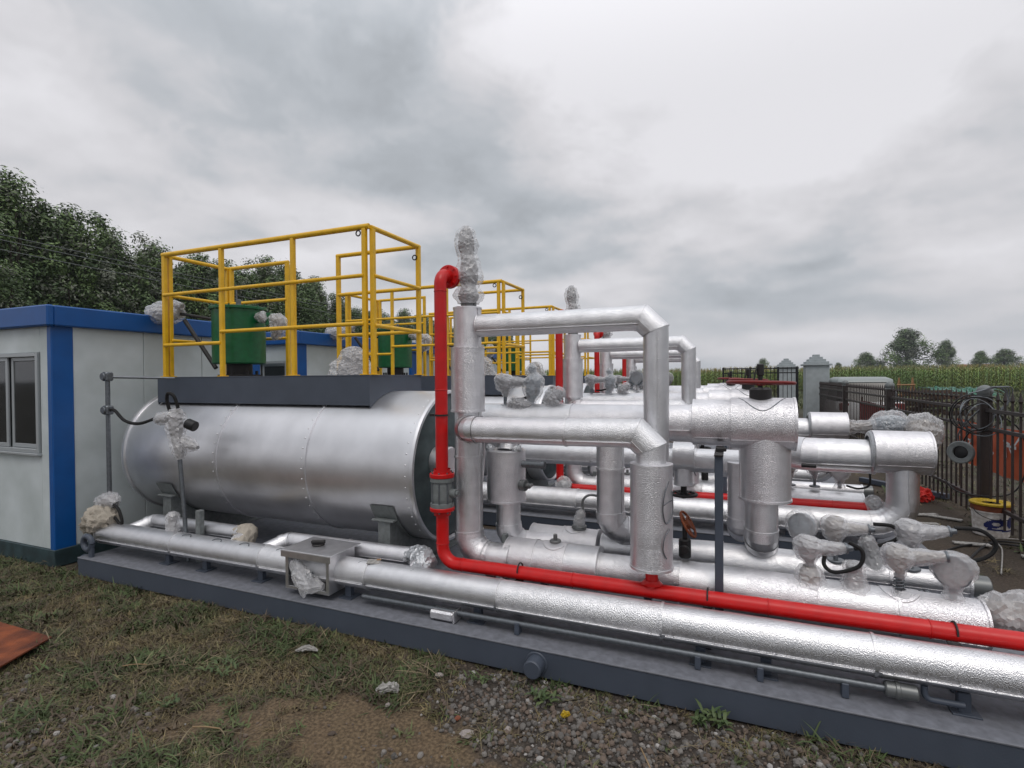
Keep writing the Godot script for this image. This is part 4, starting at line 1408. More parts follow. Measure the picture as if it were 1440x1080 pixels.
	cyl(mb, V(-1.42, 0.92, 3.58), V(-1.375, 0.92, 3.57), 0.042, 16)
	cyl(mb, V(-1.38, 0.92, 3.57), V(-1.34, 0.92, 3.56), 0.02, 12)
	mb.bx(V(-1.335, 0.925, 3.56), Vector3(0.014, 0.02, 0.07), 0.003)
	part("side_cock", mb, M.inner_steel, p)

	p = thing("steel_strut", "slim dark grey square strut standing left of the big valve drop on the %s", "strut", "square struts", V(-0.07, 0.15, 3.285), 1)
	mb = Mb.new()
	mb.bx(V(-0.07, 0.70, 3.285), Vector3(0.046, 1.1, 0.046), 0.004)
	part("post", mb, M.slate, p)
	mb = Mb.new()
	mb.bx(V(-0.07, 1.245, 3.45), Vector3(0.05, 0.012, 0.42), 0.003)
	mb.bx(V(-0.06, 1.262, 3.40), Vector3(0.06, 0.022, 0.03), 0.004)
	part("bracket", mb, M.iron, p)
	p = thing("gate_valve", "small black gate valve with rusty handwheel behind the upright jacket, %s", "valve", "small gate valves", V(-0.28, 0.56, 3.55), 1)
	mb = Mb.new()
	cyl(mb, V(-0.28, 0.54, 3.55), V(-0.28, 0.66, 3.55), 0.038, 16, 0.008)
	cyl(mb, V(-0.28, 0.60, 3.50), V(-0.28, 0.60, 3.60), 0.03, 14, 0.006)
	cyl(mb, V(-0.28, 0.66, 3.55), V(-0.28, 0.76, 3.55), 0.016, 10)
	part("body", mb, M.black, p)
	handwheel(p, V(-0.26, 0.755, 3.55), 0.085, M.rust, Vector3(0.85, 0.5, 0.1), 0.008)

# ------------------------------------------------------------------ headers lying on the skid
func rosette(mb: Mb, x: float, y: float, d: float, r: float, hr: float) -> void:
	# patch ring of sheet metal laid over the round of a header of radius hr
	var rows := []
	for q in [[r, 0.001], [r, 0.006], [r - 0.012, 0.007], [0.03, 0.008]]:
		var ring := PackedVector3Array()
		for j in 28:
			var a := TAU * j / 28.0
			var dx: float = cos(a) * q[0]
			var dd: float = sin(a) * q[0]
			var yy := sqrt(maxf(hr * hr - dd * dd, 0.0)) - hr
			ring.append(V(x + dx, y + yy + q[1], d + dd))
		rows.append(ring)
	for i in 3:
		mb.grid([rows[i], rows[i + 1]], true)

func build_headers() -> void:
	var d := 3.46
	var p := thing("header_pipe", "near silver header, fat at its left, behind the red pipe of the front skid", "insulated pipe", "near headers of the skids", V(0, 0.2, d))
	near_header(p, d)
	p = thing("header_pipe", "", "insulated pipe", "near headers of the skids", V(0, 0.2, d))
	units.append([p, "near silver header lying behind the red pipe of the %s", 1, 1])
	near_header(p, d)

	p = thing("header_pipe", "far silver header with a dark capped right end on the %s", "insulated pipe", "far headers of the skids", V(0, 0.2, 3.82), 1)
	clad(p, [V(-1.42, 0.445, 3.82), V(-0.90, 0.445, 3.82)], 0.13, {"sec": 0.3})
	clad(p, [V(-0.88, 0.46, 3.84), V(-0.05, 0.49, 3.84)], 0.088, {"sec": 0.4})
	clad(p, [V(-0.08, 0.455, 3.84), V(0.52, 0.455, 3.84)], 0.116, {"sec": 0.35})
	clad(p, [V(0.50, 0.475, 3.84), V(1.27, 0.475, 3.84)], 0.064, {"sec": 0.4})
	var mb := Mb.new()
	cyl(mb, V(1.24, 0.475, 3.84), V(1.36, 0.475, 3.84), 0.062, 24, 0.006)
	part("end_cap", mb, M.inner_steel, p)
	mb = Mb.new()
	rosette(mb, -1.08, 0.575, 3.82, 0.075, 0.13)
	part("patch", mb, M.silver, p)
	for x in [-1.2, -0.4, 0.3, 1.05]:
		support(p, x, 3.83, 0.38)

func near_header(p: Node3D, d: float) -> void:
	clad(p, [V(-1.47, 0.425, d), V(-0.81, 0.428, d)], 0.140, {"sec": 0.24})
	clad(p, [V(-0.81, 0.43, d), V(-0.28, 0.43, d)], 0.10, {"sec": 0.28})
	clad(p, [V(-0.30, 0.415, d), V(1.2, 0.395, d)], 0.128, {"sec": 0.36})
	var mb := Mb.new()
	rosette(mb, -1.12, 0.566, d, 0.085, 0.14)
	part("patch", mb, M.silver, p)
	mb = Mb.new()
	cyl(mb, V(-1.12, 0.566, d), V(-1.12, 0.588, d), 0.04, 20, 0.006)
	cyl(mb, V(-1.12, 0.585, d), V(-1.12, 0.625, d), 0.014, 10, 0.003)
	part("plug", mb, M.inner_steel, p)
	for x in [-1.2, -0.5, 0.2, 0.85]:
		support(p, x, d, 0.31)

# ------------------------------------------------------------------ wrapped instruments
func transmitter(label: String, base: Vector3, h: float, arm: Vector3, inner: Material, last: int = -1, hose_pts: Array = [], name_: String = "wrapped_transmitter", grp: String = "plastic-wrapped transmitters") -> Node3D:
	var t := thing(name_, label, "wrapped instrument", grp, base, last)
	var mb := Mb.new()
	cyl(mb, base, base + Vector3(0, h * 0.55, 0), 0.014, 10)
	cyl(mb, base + Vector3(0, 0.0, 0), base + Vector3(0, 0.015, 0), 0.05, 20, 0.003)
	part("stem", mb, M.galv, t)
	var hd := base + Vector3(0, h * 0.74, 0)
	wrapped(t, [base + Vector3(0, h * 0.30, 0), base + Vector3(0.002, h * 0.44, 0), base + Vector3(-0.006, h * 0.62, 0), base + Vector3(-0.004, h * 0.82, 0), base + Vector3(0.004, h * 0.96, 0), base + Vector3(0.006, h, 0)], [0.02, 0.032, 0.068, 0.080, 0.055, 0.02], inner, 0.09)
	wrapped(t, [hd + arm * 0.1, hd + arm * 0.4, hd + arm * 0.72, hd + arm * 0.95], [0.05, 0.044, 0.034, 0.024], inner, 0.10)
	mb = Mb.new()
	cyl(mb, hd + arm * 0.93, hd + arm * 1.10, 0.017, 12, 0.003)
	mb.lathe(axis_xf(hd + arm * 0.90, arm), PackedVector2Array([Vector2(0.030, 0), Vector2(0.033, 0.006), Vector2(0.030, 0.012)]), 16, true)
	part("cable_gland", mb, M.galv, t)
	if hose_pts.size() > 0:
		hose(t, hose_pts, 0.011, M.rubber)
	return t

func dial(label: String, base: Vector3, h: float, r: float, inner: Material, last: int = -1) -> Node3D:
	var t := thing("wrapped_gauge", label, "wrapped gauge", "plastic-wrapped dial gauges", base, last)
	var mb := Mb.new()
	cyl(mb, base, base + Vector3(0, h - r * 1.8, 0), 0.018, 12)
	part("stem", mb, M.galv, t)
	var c := base + Vector3(0, h - r, 0)
	var f := Vector3(-0.35, 0.1, 0.93).normalized()
	mb = Mb.new()
	cyl(mb, c - f * 0.03, c + f * 0.022, r * 0.86, 32, 0.008)
	part("gauge_case", mb, inner, t)
	mb = Mb.new()
	mb.lathe(axis_xf(c + f * 0.022, f), PackedVector2Array([Vector2(r * 0.86, -0.004), Vector2(r * 0.84, 0.006), Vector2(r * 0.76, 0.006)]), 32)
	part("bezel", mb, M.galv, t)
	mb = Mb.new()
	var sx := f.cross(Vector3.UP).normalized()
	var fy := sx.cross(Vector3.UP).normalized()
	var prof := [[0.0, 0.066], [0.05, 0.05], [0.18, 0.036], [0.30, 0.046], [0.42, r * 0.82], [0.55, r * 1.02], [0.70, r * 1.10], [0.84, r * 0.96], [0.94, r * 0.66], [1.0, r * 0.22]]
	var rows := []
	for i in prof.size() - 1:
		for k in 4:
			var q := k / 4.0
			var tt: float = lerpf(prof[i][0], prof[i + 1][0], q)
			var wx: float = lerpf(prof[i][1], prof[i + 1][1], q * q * (3.0 - 2.0 * q))
			var wy: float = minf(wx, lerpf(0.045, 0.05, tt))
			var ring := PackedVector3Array()
			for j in 40:
				var a := TAU * j / 40.0
				var kk := 1.0 + 0.10 * (cr.get_noise_3dv(Vector3(cos(a) * 0.15, sin(a) * 0.15, tt * 0.12) + base) - 0.2)
				ring.append(base + Vector3(0, tt * (h + 0.012), 0) + (sx * (cos(a) * wx) + fy * (sin(a) * wy)) * kk)
			rows.append(ring)
	mb.grid(rows, true)
	mb.poly(rows[rows.size() - 1], Vector3.UP)
	part("plastic_wrap", mb, M.film, t)
	return t

func build_instruments() -> void:
	var d := 3.46
	var y := 0.53
	transmitter("leftmost wrapped transmitter on the near header, with a looped black cable", V(0.41, y - 0.02, d), 0.265, Vector3(0.20, 0.01, -0.04), M.inner_grey, -1,
		[V(0.60, y + 0.24, d - 0.03), V(0.66, y + 0.20, d - 0.05), V(0.64, y + 0.12, d - 0.06), V(0.53, y + 0.07, d - 0.05), V(0.48, y + 0.10, d - 0.02), V(0.50, y + 0.18, d + 0.01)])
	var t := thing("wrapped_boss", "wrapped base collar spread below the leftmost wrapped transmitter", "wrapped fitting", "", V(0.41, y - 0.02, d))
	wrapped(t, [V(0.41, y - 0.03, d), V(0.41, y + 0.03, d), V(0.41, y + 0.075, d)], [0.085, 0.07, 0.045], M.inner_tan, 0.22)
	t = thing("wrapped_stub", "short can-shaped wrapped stub between the two transmitters on the near header", "wrapped fitting", "", V(0.63, y - 0.02, d))
	wrapped(t, [V(0.63, y - 0.03, d), V(0.63, y + 0.03, d), V(0.63, y + 0.07, d), V(0.63, y + 0.115, d), V(0.63, y + 0.122, d)], [0.085, 0.058, 0.052, 0.056, 0.03], M.inner_grey, 0.1)
	transmitter("wrapped transmitter on a bare spring stem in front of the round wrapped gauge", V(0.84, y - 0.02, d), 0.265, Vector3(0.22, 0.035, 0.02), M.inner_tan)
	t = thing("cladding_patch", "oval sheet patch with a coil spring at the foot of the bare stemmed transmitter", "patch", "", V(0.84, y - 0.01, d))
	var mb := Mb.new()
	rosette(mb, 0.84, y - 0.002, d, 0.09, 0.128)
	part("patch_plate", mb, M.silver, t)
	mb = Mb.new()
	var sp := PackedVector3Array()
	for i in 61:
		var a := TAU * i / 12.0
		sp.append(V(0.84 + cos(a) * 0.022, y + 0.005 + i * 0.0014, d + sin(a) * 0.022))
	mb.tube(sp, 0.004, 6)
	part("spring", mb, M.galv, t)
	dial("big round wrapped gauge nearest the right end of the near header", V(1.075, y - 0.02, d), 0.245, 0.096, M.inner_grey)
	t = thing("wrapped_end_fitting", "crumpled white plastic over the end fitting at the right end of the near header", "wrapped fitting", "", V(1.32, 0.36, d))
	wrapped(t, [V(1.19, 0.45, d), V(1.26, 0.46, d), V(1.36, 0.45, d), V(1.46, 0.43, d), V(1.56, 0.42, d)], [0.06, 0.10, 0.125, 0.115, 0.05], M.inner_tan, 0.25)

	# second row, on the far header
	var d2 := 3.84
	dial("round clear-wrapped gauge on the far header right of the big valve drop", V(0.41, 0.555, d2), 0.275, 0.086, M.inner_blue)
	transmitter("wrapped transmitter right of the clear-wrapped gauge on the far header", V(0.60, 0.53, d2), 0.285, Vector3(0.19, 0.01, 0.0), M.inner_tan, -1,
		[V(0.80, 0.785, d2), V(0.90, 0.78, d2), V(0.93, 0.72, d2), V(0.84, 0.66, d2), V(0.70, 0.62, d2)])
	t = thing("wrapped_stub", "small wrapped elbow stub leaning on the far header", "wrapped fitting", "", V(0.78, 0.57, d2))
	wrapped(t, [V(0.80, 0.52, d2), V(0.79, 0.60, d2), V(0.765, 0.68, d2), V(0.75, 0.705, d2)], [0.07, 0.045, 0.046, 0.025], M.inner_steel, 0.15)
	transmitter("rightmost wrapped transmitter of the far header, with a big drooping hose loop", V(0.99, 0.53, d2), 0.30, Vector3(0.2, 0.03, 0.0), M.inner_grey, -1,
		[V(1.20, 0.80, d2), V(1.32, 0.80, d2), V(1.39, 0.73, d2), V(1.35, 0.65, d2), V(1.22, 0.60, d2), V(1.08, 0.59, d2)])
	t = thing("wrapped_stub", "wrapped vent with a drooping grey wire on the fat section of the far header", "wrapped fitting", "", V(-1.05, 0.57, 3.82))
	mb = Mb.new()
	cyl(mb, V(-1.05, 0.575, 3.82), V(-1.05, 0.60, 3.82), 0.055, 20, 0.004)
	part("flange", mb, M.inner_steel, t)
	wrapped(t, [V(-1.05, 0.59, 3.82), V(-1.05, 0.635, 3.82), V(-1.04, 0.68, 3.82), V(-1.02, 0.72, 3.82)], [0.035, 0.042, 0.036, 0.012], M.inner_grey, 0.15)
	hose(t, [V(-1.02, 0.71, 3.82), V(-1.02, 0.79, 3.82), V(-0.96, 0.83, 3.83), V(-0.86, 0.79, 3.86), V(-0.82, 0.66, 3.88), V(-0.80, 0.56, 3.88)], 0.009, M.inner_steel, "wire")

	# on top of the thick valve line, left
	t = transmitter("wrapped transmitter at the left on the thick valve line of the %s", V(-1.61, 1.48, 3.75), 0.25, Vector3(0.2, 0.0, 0.02), M.inner_grey, 2,
		[V(-1.40, 1.665, 3.73), V(-1.35, 1.64, 3.72), V(-1.36, 1.58, 3.72), V(-1.46, 1.54, 3.72), V(-1.55, 1.535, 3.74)], "wrapped_transmitter", "wrapped transmitters on the thick valve lines")
	t = thing("wrapped_gauge", "tall wrapped gauge with a knotted top on the thick valve line of the %s", "wrapped gauge", "tall wrapped gauges on the thick valve lines", V(-1.385, 1.47, 3.75), 2)
	wrapped(t, [V(-1.40, 1.47, 3.75), V(-1.40, 1.53, 3.75), V(-1.385, 1.60, 3.75), V(-1.375, 1.68, 3.75), V(-1.38, 1.735, 3.75), V(-1.39, 1.77, 3.75), V(-1.39, 1.81, 3.75)], [0.03, 0.04, 0.075, 0.078, 0.03, 0.038, 0.015], M.inner_blue, 0.14)
	t = thing("wrapped_stub", "low wrapped knot right of the tall gauge on the valve line, %s", "wrapped fitting", "low wrapped knots on the thick valve lines", V(-1.21, 1.48, 3.75), 2)
	wrapped(t, [V(-1.26, 1.49, 3.75), V(-1.22, 1.54, 3.75), V(-1.18, 1.57, 3.75), V(-1.15, 1.55, 3.75)], [0.05, 0.07, 0.06, 0.025], M.inner_grey, 0.25)
	t = thing("wrapped_stub", "puddle of loose film between the gauges on the thick valve line of the %s", "wrapped fitting", "loose film on the thick valve lines", V(-1.50, 1.48, 3.75), 0)
	wrapped(t, [V(-1.56, 1.49, 3.70), V(-1.50, 1.51, 3.70), V(-1.44, 1.50, 3.70), V(-1.38, 1.49, 3.70)], [0.03, 0.045, 0.04, 0.02], M.inner_grey, 0.3)

	# instruments of the skids behind, seen between the pipes
	var o := Vector3(UNIT_DX[1], 0, -UNIT_DD[1])
	transmitter("leftmost wrapped transmitter on the second skid's header, beside the big drop jacket", V(0.56, 0.56, 3.46) + o, 0.24, Vector3(-0.16, 0.02, 0), M.inner_tan)
	transmitter("wrapped transmitter with a cable loop in the middle of the second skid's header", V(0.78, 0.56, 3.46) + o, 0.27, Vector3(0.12, -0.03, 0), M.inner_steel)
	var t2 := dial("round wrapped gauge on the second skid's header left of the upturned pipe", V(1.0, 0.56, 3.46) + o, 0.27, 0.095, M.inner_grey)
	hose(t2, [V(1.05, 0.60, 3.42) + o, V(1.15, 0.58, 3.40) + o, V(1.24, 0.62, 3.40) + o, V(1.25, 0.74, 3.42) + o], 0.01, M.rubber)
	t = thing("wrapped_stub", "lump of film at the right end of the second skid's red pipe", "wrapped fitting", "", V(1.24, 0.42, 3.2) + o)
	wrapped(t, [V(1.17, 0.45, 3.2) + o, V(1.24, 0.47, 3.2) + o, V(1.31, 0.46, 3.2) + o], [0.05, 0.085, 0.04], M.inner_grey, 0.25)
	t = thing("wrapped_stub", "lump of film on the second skid's red pipe seen under the portal", "wrapped fitting", "", V(-1.80, 0.42, 3.2) + o)
	wrapped(t, [V(-1.86, 0.44, 3.12) + o, V(-1.78, 0.47, 3.12) + o, V(-1.70, 0.45, 3.12) + o], [0.05, 0.085, 0.04], M.inner_grey, 0.25)
	# dials standing on the third skid, seen under the portal
	var o2 := Vector3(UNIT_DX[2], 0, -UNIT_DD[2])
	dial("round wrapped gauge standing right of the second red riser, seen under the portal", V(-1.28, 1.47, 3.62) + o2, 0.34, 0.14, M.inner_blue)
	dial("smaller pinkish wrapped gauge right of the larger one, seen under the portal", V(-0.82, 1.47, 3.62) + o2, 0.30, 0.13, M.inner_tan)

# ------------------------------------------------------------------ left end
func build_left_details() -> void:
	var p := thing("cable_conduit", "galvanised upright conduit with two junction boxes against the cabin wall", "conduit", "", V(-5.33, 0.6, 3.1))
	var mb := Mb.new()
	cyl(mb, V(-5.33, 0.55, 3.1), V(-5.33, 1.74, 3.1), 0.019, 14)
	cyl(mb, V(-5.33, 1.735, 3.1), V(-4.98, 1.72, 3.5), 0.012, 10)
	part("tube", mb, M.galv, p)
	for y in [1.74, 1.43]:
		mb = Mb.new()
		mb.bx(V(-5.33, y, 3.1), Vector3(0.075, 0.085, 0.07), 0.012)
		cyl(mb, V(-5.33, y, 3.065), V(-5.33, y, 3.05), 0.034, 18, 0.004)
		part("junction_box", mb, M.galv, p)
	hose(p, [V(-5.29, 1.43, 3.1), V(-5.2, 1.43, 3.08), V(-5.02, 1.34, 3.06), V(-4.85, 1.32, 3.08), V(-4.66, 1.38, 3.12)], 0.014, M.rubber)
	p = thing("level_transmitter", "plastic-wrapped transmitter on a thin pole before the left half of the tank", "wrapped instrument", "", V(-4.33, 0.15, 3.12))
	mb = Mb.new()
	cyl(mb, V(-4.40, 1.05, 3.12), V(-4.31, 0.15, 3.12), 0.018, 12)
	part("pole", mb, M.galv, p)
	mb = Mb.new()
	mb.bx(V(-4.20, 0.37, 3.15), Vector3(0.05, 0.44, 0.05), 0.004)
	part("post", mb, M.grey_paint, p)
	wrapped(p, [V(-4.39, 1.02, 3.12), V(-4.40, 1.10, 3.12), V(-4.43, 1.2, 3.12), V(-4.44, 1.31, 3.12), V(-4.43, 1.40, 3.12), V(-4.40, 1.44, 3.12)], [0.03, 0.055, 0.06, 0.075, 0.07, 0.03], M.inner_grey, 0.22)
	wrapped(p, [V(-4.47, 1.37, 3.09), V(-4.55, 1.37, 3.08), V(-4.62, 1.35, 3.08)], [0.05, 0.055, 0.035], M.inner_grey, 0.2)
	wrapped(p, [V(-4.39, 1.17, 3.14), V(-4.31, 1.14, 3.16), V(-4.24, 1.12, 3.17)], [0.05, 0.05, 0.02], M.inner_grey, 0.3)
	mb = Mb.new()
	cyl(mb, V(-4.33, 1.33, 3.14), V(-4.25, 1.30, 3.16), 0.045, 16, 0.006)
	part("gland", mb, M.black, p)
	hose(p, [V(-4.47, 1.40, 3.1), V(-4.49, 1.52, 3.08), V(-4.46, 1.59, 3.07), V(-4.40, 1.56, 3.08), V(-4.38, 1.46, 3.1)], 0.014, M.rubber)
	p = thing("wrapped_valve", "bundle of dirty plastic and wool wrapped round the left end of the front pipe", "wrapped instrument", "", V(-5.3, 0.35, 3.05))
	wrapped(p, [V(-5.42, 0.52, 3.08), V(-5.36, 0.58, 3.08), V(-5.27, 0.60, 3.08), V(-5.20, 0.57, 3.08)], [0.04, 0.075, 0.07, 0.035], M.inner_grey, 0.25)
	mb = Mb.new()
	blob(mb, [V(-5.50, 0.36, 3.03), V(-5.40, 0.41, 3.02), V(-5.28, 0.44, 3.02), V(-5.16, 0.43, 3.03)], [0.06, 0.09, 0.10, 0.05], 0.5, 36, 9, false)
	blob(mb, [V(-5.36, 0.42, 3.0), V(-5.32, 0.49, 3.02), V(-5.3, 0.54, 3.05)], [0.07, 0.075, 0.04], 0.5, 36, 9, false)
	part("wool", mb, M.wool, p)
	hose(p, [V(-5.2, 0.57, 3.06), V(-5.1, 0.54, 3.04), V(-5.04, 0.45, 3.03), V(-5.06, 0.41, 3.03), V(-5.15, 0.46, 3.04), V(-5.24, 0.50, 3.05)], 0.013, M.rubber)

# ------------------------------------------------------------------ right ends of the skids behind
func build_right_loop() -> void:
	var d := 3.03
	var p := thing("end_loop", "", "insulated pipe", "large T-shaped end pipes of the skids", V(1.42, 0.8, d))
	units.append([p, "large silver T-shaped end pipe above the upturned pipe of the %s", 2, 1])
	clad(p, [V(0.5, 0.95, d + 0.6), V(0.5, 0.95, d), V(1.2, 0.95, d)], 0.152, {"gores": 4, "rad": 0.25, "sec": 0.5})
	var mb := Mb.new()
	sheet(mb, V(1.18, 1.0, d), V(1.62, 1.0, d), 0.19, Vector3.RIGHT, Vector3.RIGHT, Vector3(0, -0.5, 0.8), true)
	disc(mb, V(1.18, 1.0, d), Vector3.LEFT, 0.19, 0)
	disc(mb, V(1.62, 1.0, d), Vector3.RIGHT, 0.19, 0)
	part("tee_jacket", mb, M.silver, p)
	mb = Mb.new()
	mb.lathe(axis_xf(V(1.15, 0.99, d), Vector3.RIGHT), PackedVector2Array([Vector2(0.155, 0), Vector2(0.186, 0.008), Vector2(0.198, 0.02), Vector2(0.19, 0.032)]), 36)
	part("collar", mb, M.foil, p)
	mb = Mb.new()
	cyl(mb, V(0.60, 0.86, d - 0.14), V(0.72, 0.86, d - 0.16), 0.018, 10)
	part("drain_plug", mb, M.black, p)

# ------------------------------------------------------------------ copies on the skids behind
func copy_units() -> void:
	for u in units:
		var src: Node3D = u[0]
		var first: int = u[3] if u.size() > 3 else 0
		var base := src.position
		if first == 1:
			src.position = base + Vector3(UNIT_DX[1], 0, -UNIT_DD[1])
			src.set_meta("label", u[1] % UNIT_NAMES[1])
		for k in range(first + 1, u[2] + 1):
			var c: Node3D = src.duplicate()
			var nm := String(src.name)
			var cut := nm.rfind("_")
			if cut > 0 and nm.substr(cut + 1).is_valid_int():
				nm = nm.substr(0, cut)
			c.name = numbered(nm)
			add_child(c)
			c.position = base + Vector3(UNIT_DX[k], 0, -UNIT_DD[k])
			c.set_meta("label", u[1] % UNIT_NAMES[k])
# ------------------------------------------------------------------ fence, gate and pillars
func build_fence() -> void:
	var X := 2.6
	var f := thing("railing_fence", "dark brown spear-topped iron fence running back along the right side of the yard", "fence", "", V(X, 0, 11.5))
	var pd := [3.6, 7.46, 11.3, 15.3, 19.55]
	for i in pd.size() - 1:
		var a: float = pd[i]
		var b: float = pd[i + 1]
		var mb := Mb.new()
		mb.bx(V(X, 0.71, a), Vector3(0.11, 1.46, 0.11), 0.008)
		var post := part("post", mb, M.fence, f)
		mb = Mb.new()
		mb.bx(V(X, 1.447, a), Vector3(0.13, 0.018, 0.13), 0.005)
		mb.lathe(Transform3D(Basis.IDENTITY, V(X, 1.455, a)), PackedVector2Array([Vector2(0.05, 0), Vector2(0.072, 0.03), Vector2(0.075, 0.06), Vector2(0.06, 0.095), Vector2(0.03, 0.118), Vector2(0.0001, 0.124)]), 20, true)
		part("ball_cap", mb, M.grey_paint, post)
		for y in [1.30, 1.10, 0.28]:
			mb = Mb.new()
			mb.bx(V(X, y, (a + b) / 2), Vector3(0.036, 0.04, b - a - 0.112), 0.004)
			part("rail", mb, M.fence, f)
		var n := int(round((b - a) / 0.16))
		for k in range(1, n):
			var dd := lerpf(a, b, float(k) / n)
			mb = Mb.new()
			mb.bx(V(X - 0.003, 0.745, dd), Vector3(0.018, 1.33, 0.018), 0.0)
			mb.lathe(Transform3D(Basis.IDENTITY, V(X - 0.003, 1.40, dd)), PackedVector2Array([Vector2(0.009, 0), Vector2(0.021, 0.025), Vector2(0.008, 0.09), Vector2(0.0001, 0.125)]), 6)
			part("bar", mb, M.fence, f)
	var gt := thing("iron_gate", "black barred iron gate between the grey gate pillars and the tanks", "gate", "", V(0.9, 0, 21))
	var gp := [-0.28, 0.62, 1.52, 2.12]
	for x in gp:
		var mb := Mb.new()
		mb.bx(V(x, 1.0, 21), Vector3(0.07, 2.02, 0.07), 0.006)
		part("post", mb, M.black_metal, gt)
	for y in [1.96, 1.80, 0.3]:
		var mb := Mb.new()
		mb.bx(V(0.92, y, 20.985), Vector3(2.5, 0.04, 0.035), 0.003)
		part("rail", mb, M.black_metal, gt)
	for k in 18:
		var mb := Mb.new()
		cyl(mb, V(-0.2 + k * 0.134, 0.12, 20.98), V(-0.2 + k * 0.134, 2.0, 20.98), 0.011, 6, 0.001)
		part("bar", mb, M.black_metal, gt)
	pillar("grey stepped-cap gate pillar at the far end of the spear-topped fence", 2.57, 20.0, 0.68)
	pillar("second grey gate pillar with a stepped cap, seen behind the black gate", 2.03, 24.0, 0.62)

func pillar(label: String, x: float, d: float, w: float) -> void:
	var p := thing("gate_pillar", label, "gate pillar", "grey gate pillars", V(x, 0, d))
	var mb := Mb.new()
	mb.bx(V(x, 1.06, d), Vector3(w, 1.92, w), 0.012)
	part("shaft", mb, M.concrete, p)
	mb = Mb.new()
	mb.bx(V(x, 0.05, d), Vector3(w + 0.12, 0.12, w + 0.12), 0.012)
	part("plinth", mb, M.concrete, p)
	var y := 2.02
	for k in 5:
		mb = Mb.new()
		var ww := (w + 0.14) * (1.0 - k * 0.19)
		var hh := 0.075 if k > 0 else 0.055
		mb.bx(V(x, y + hh / 2 + 0.001, d), Vector3(ww, hh, ww), 0.008)
		part("cap_step", mb, M.concrete, p)
		y += hh + 0.002

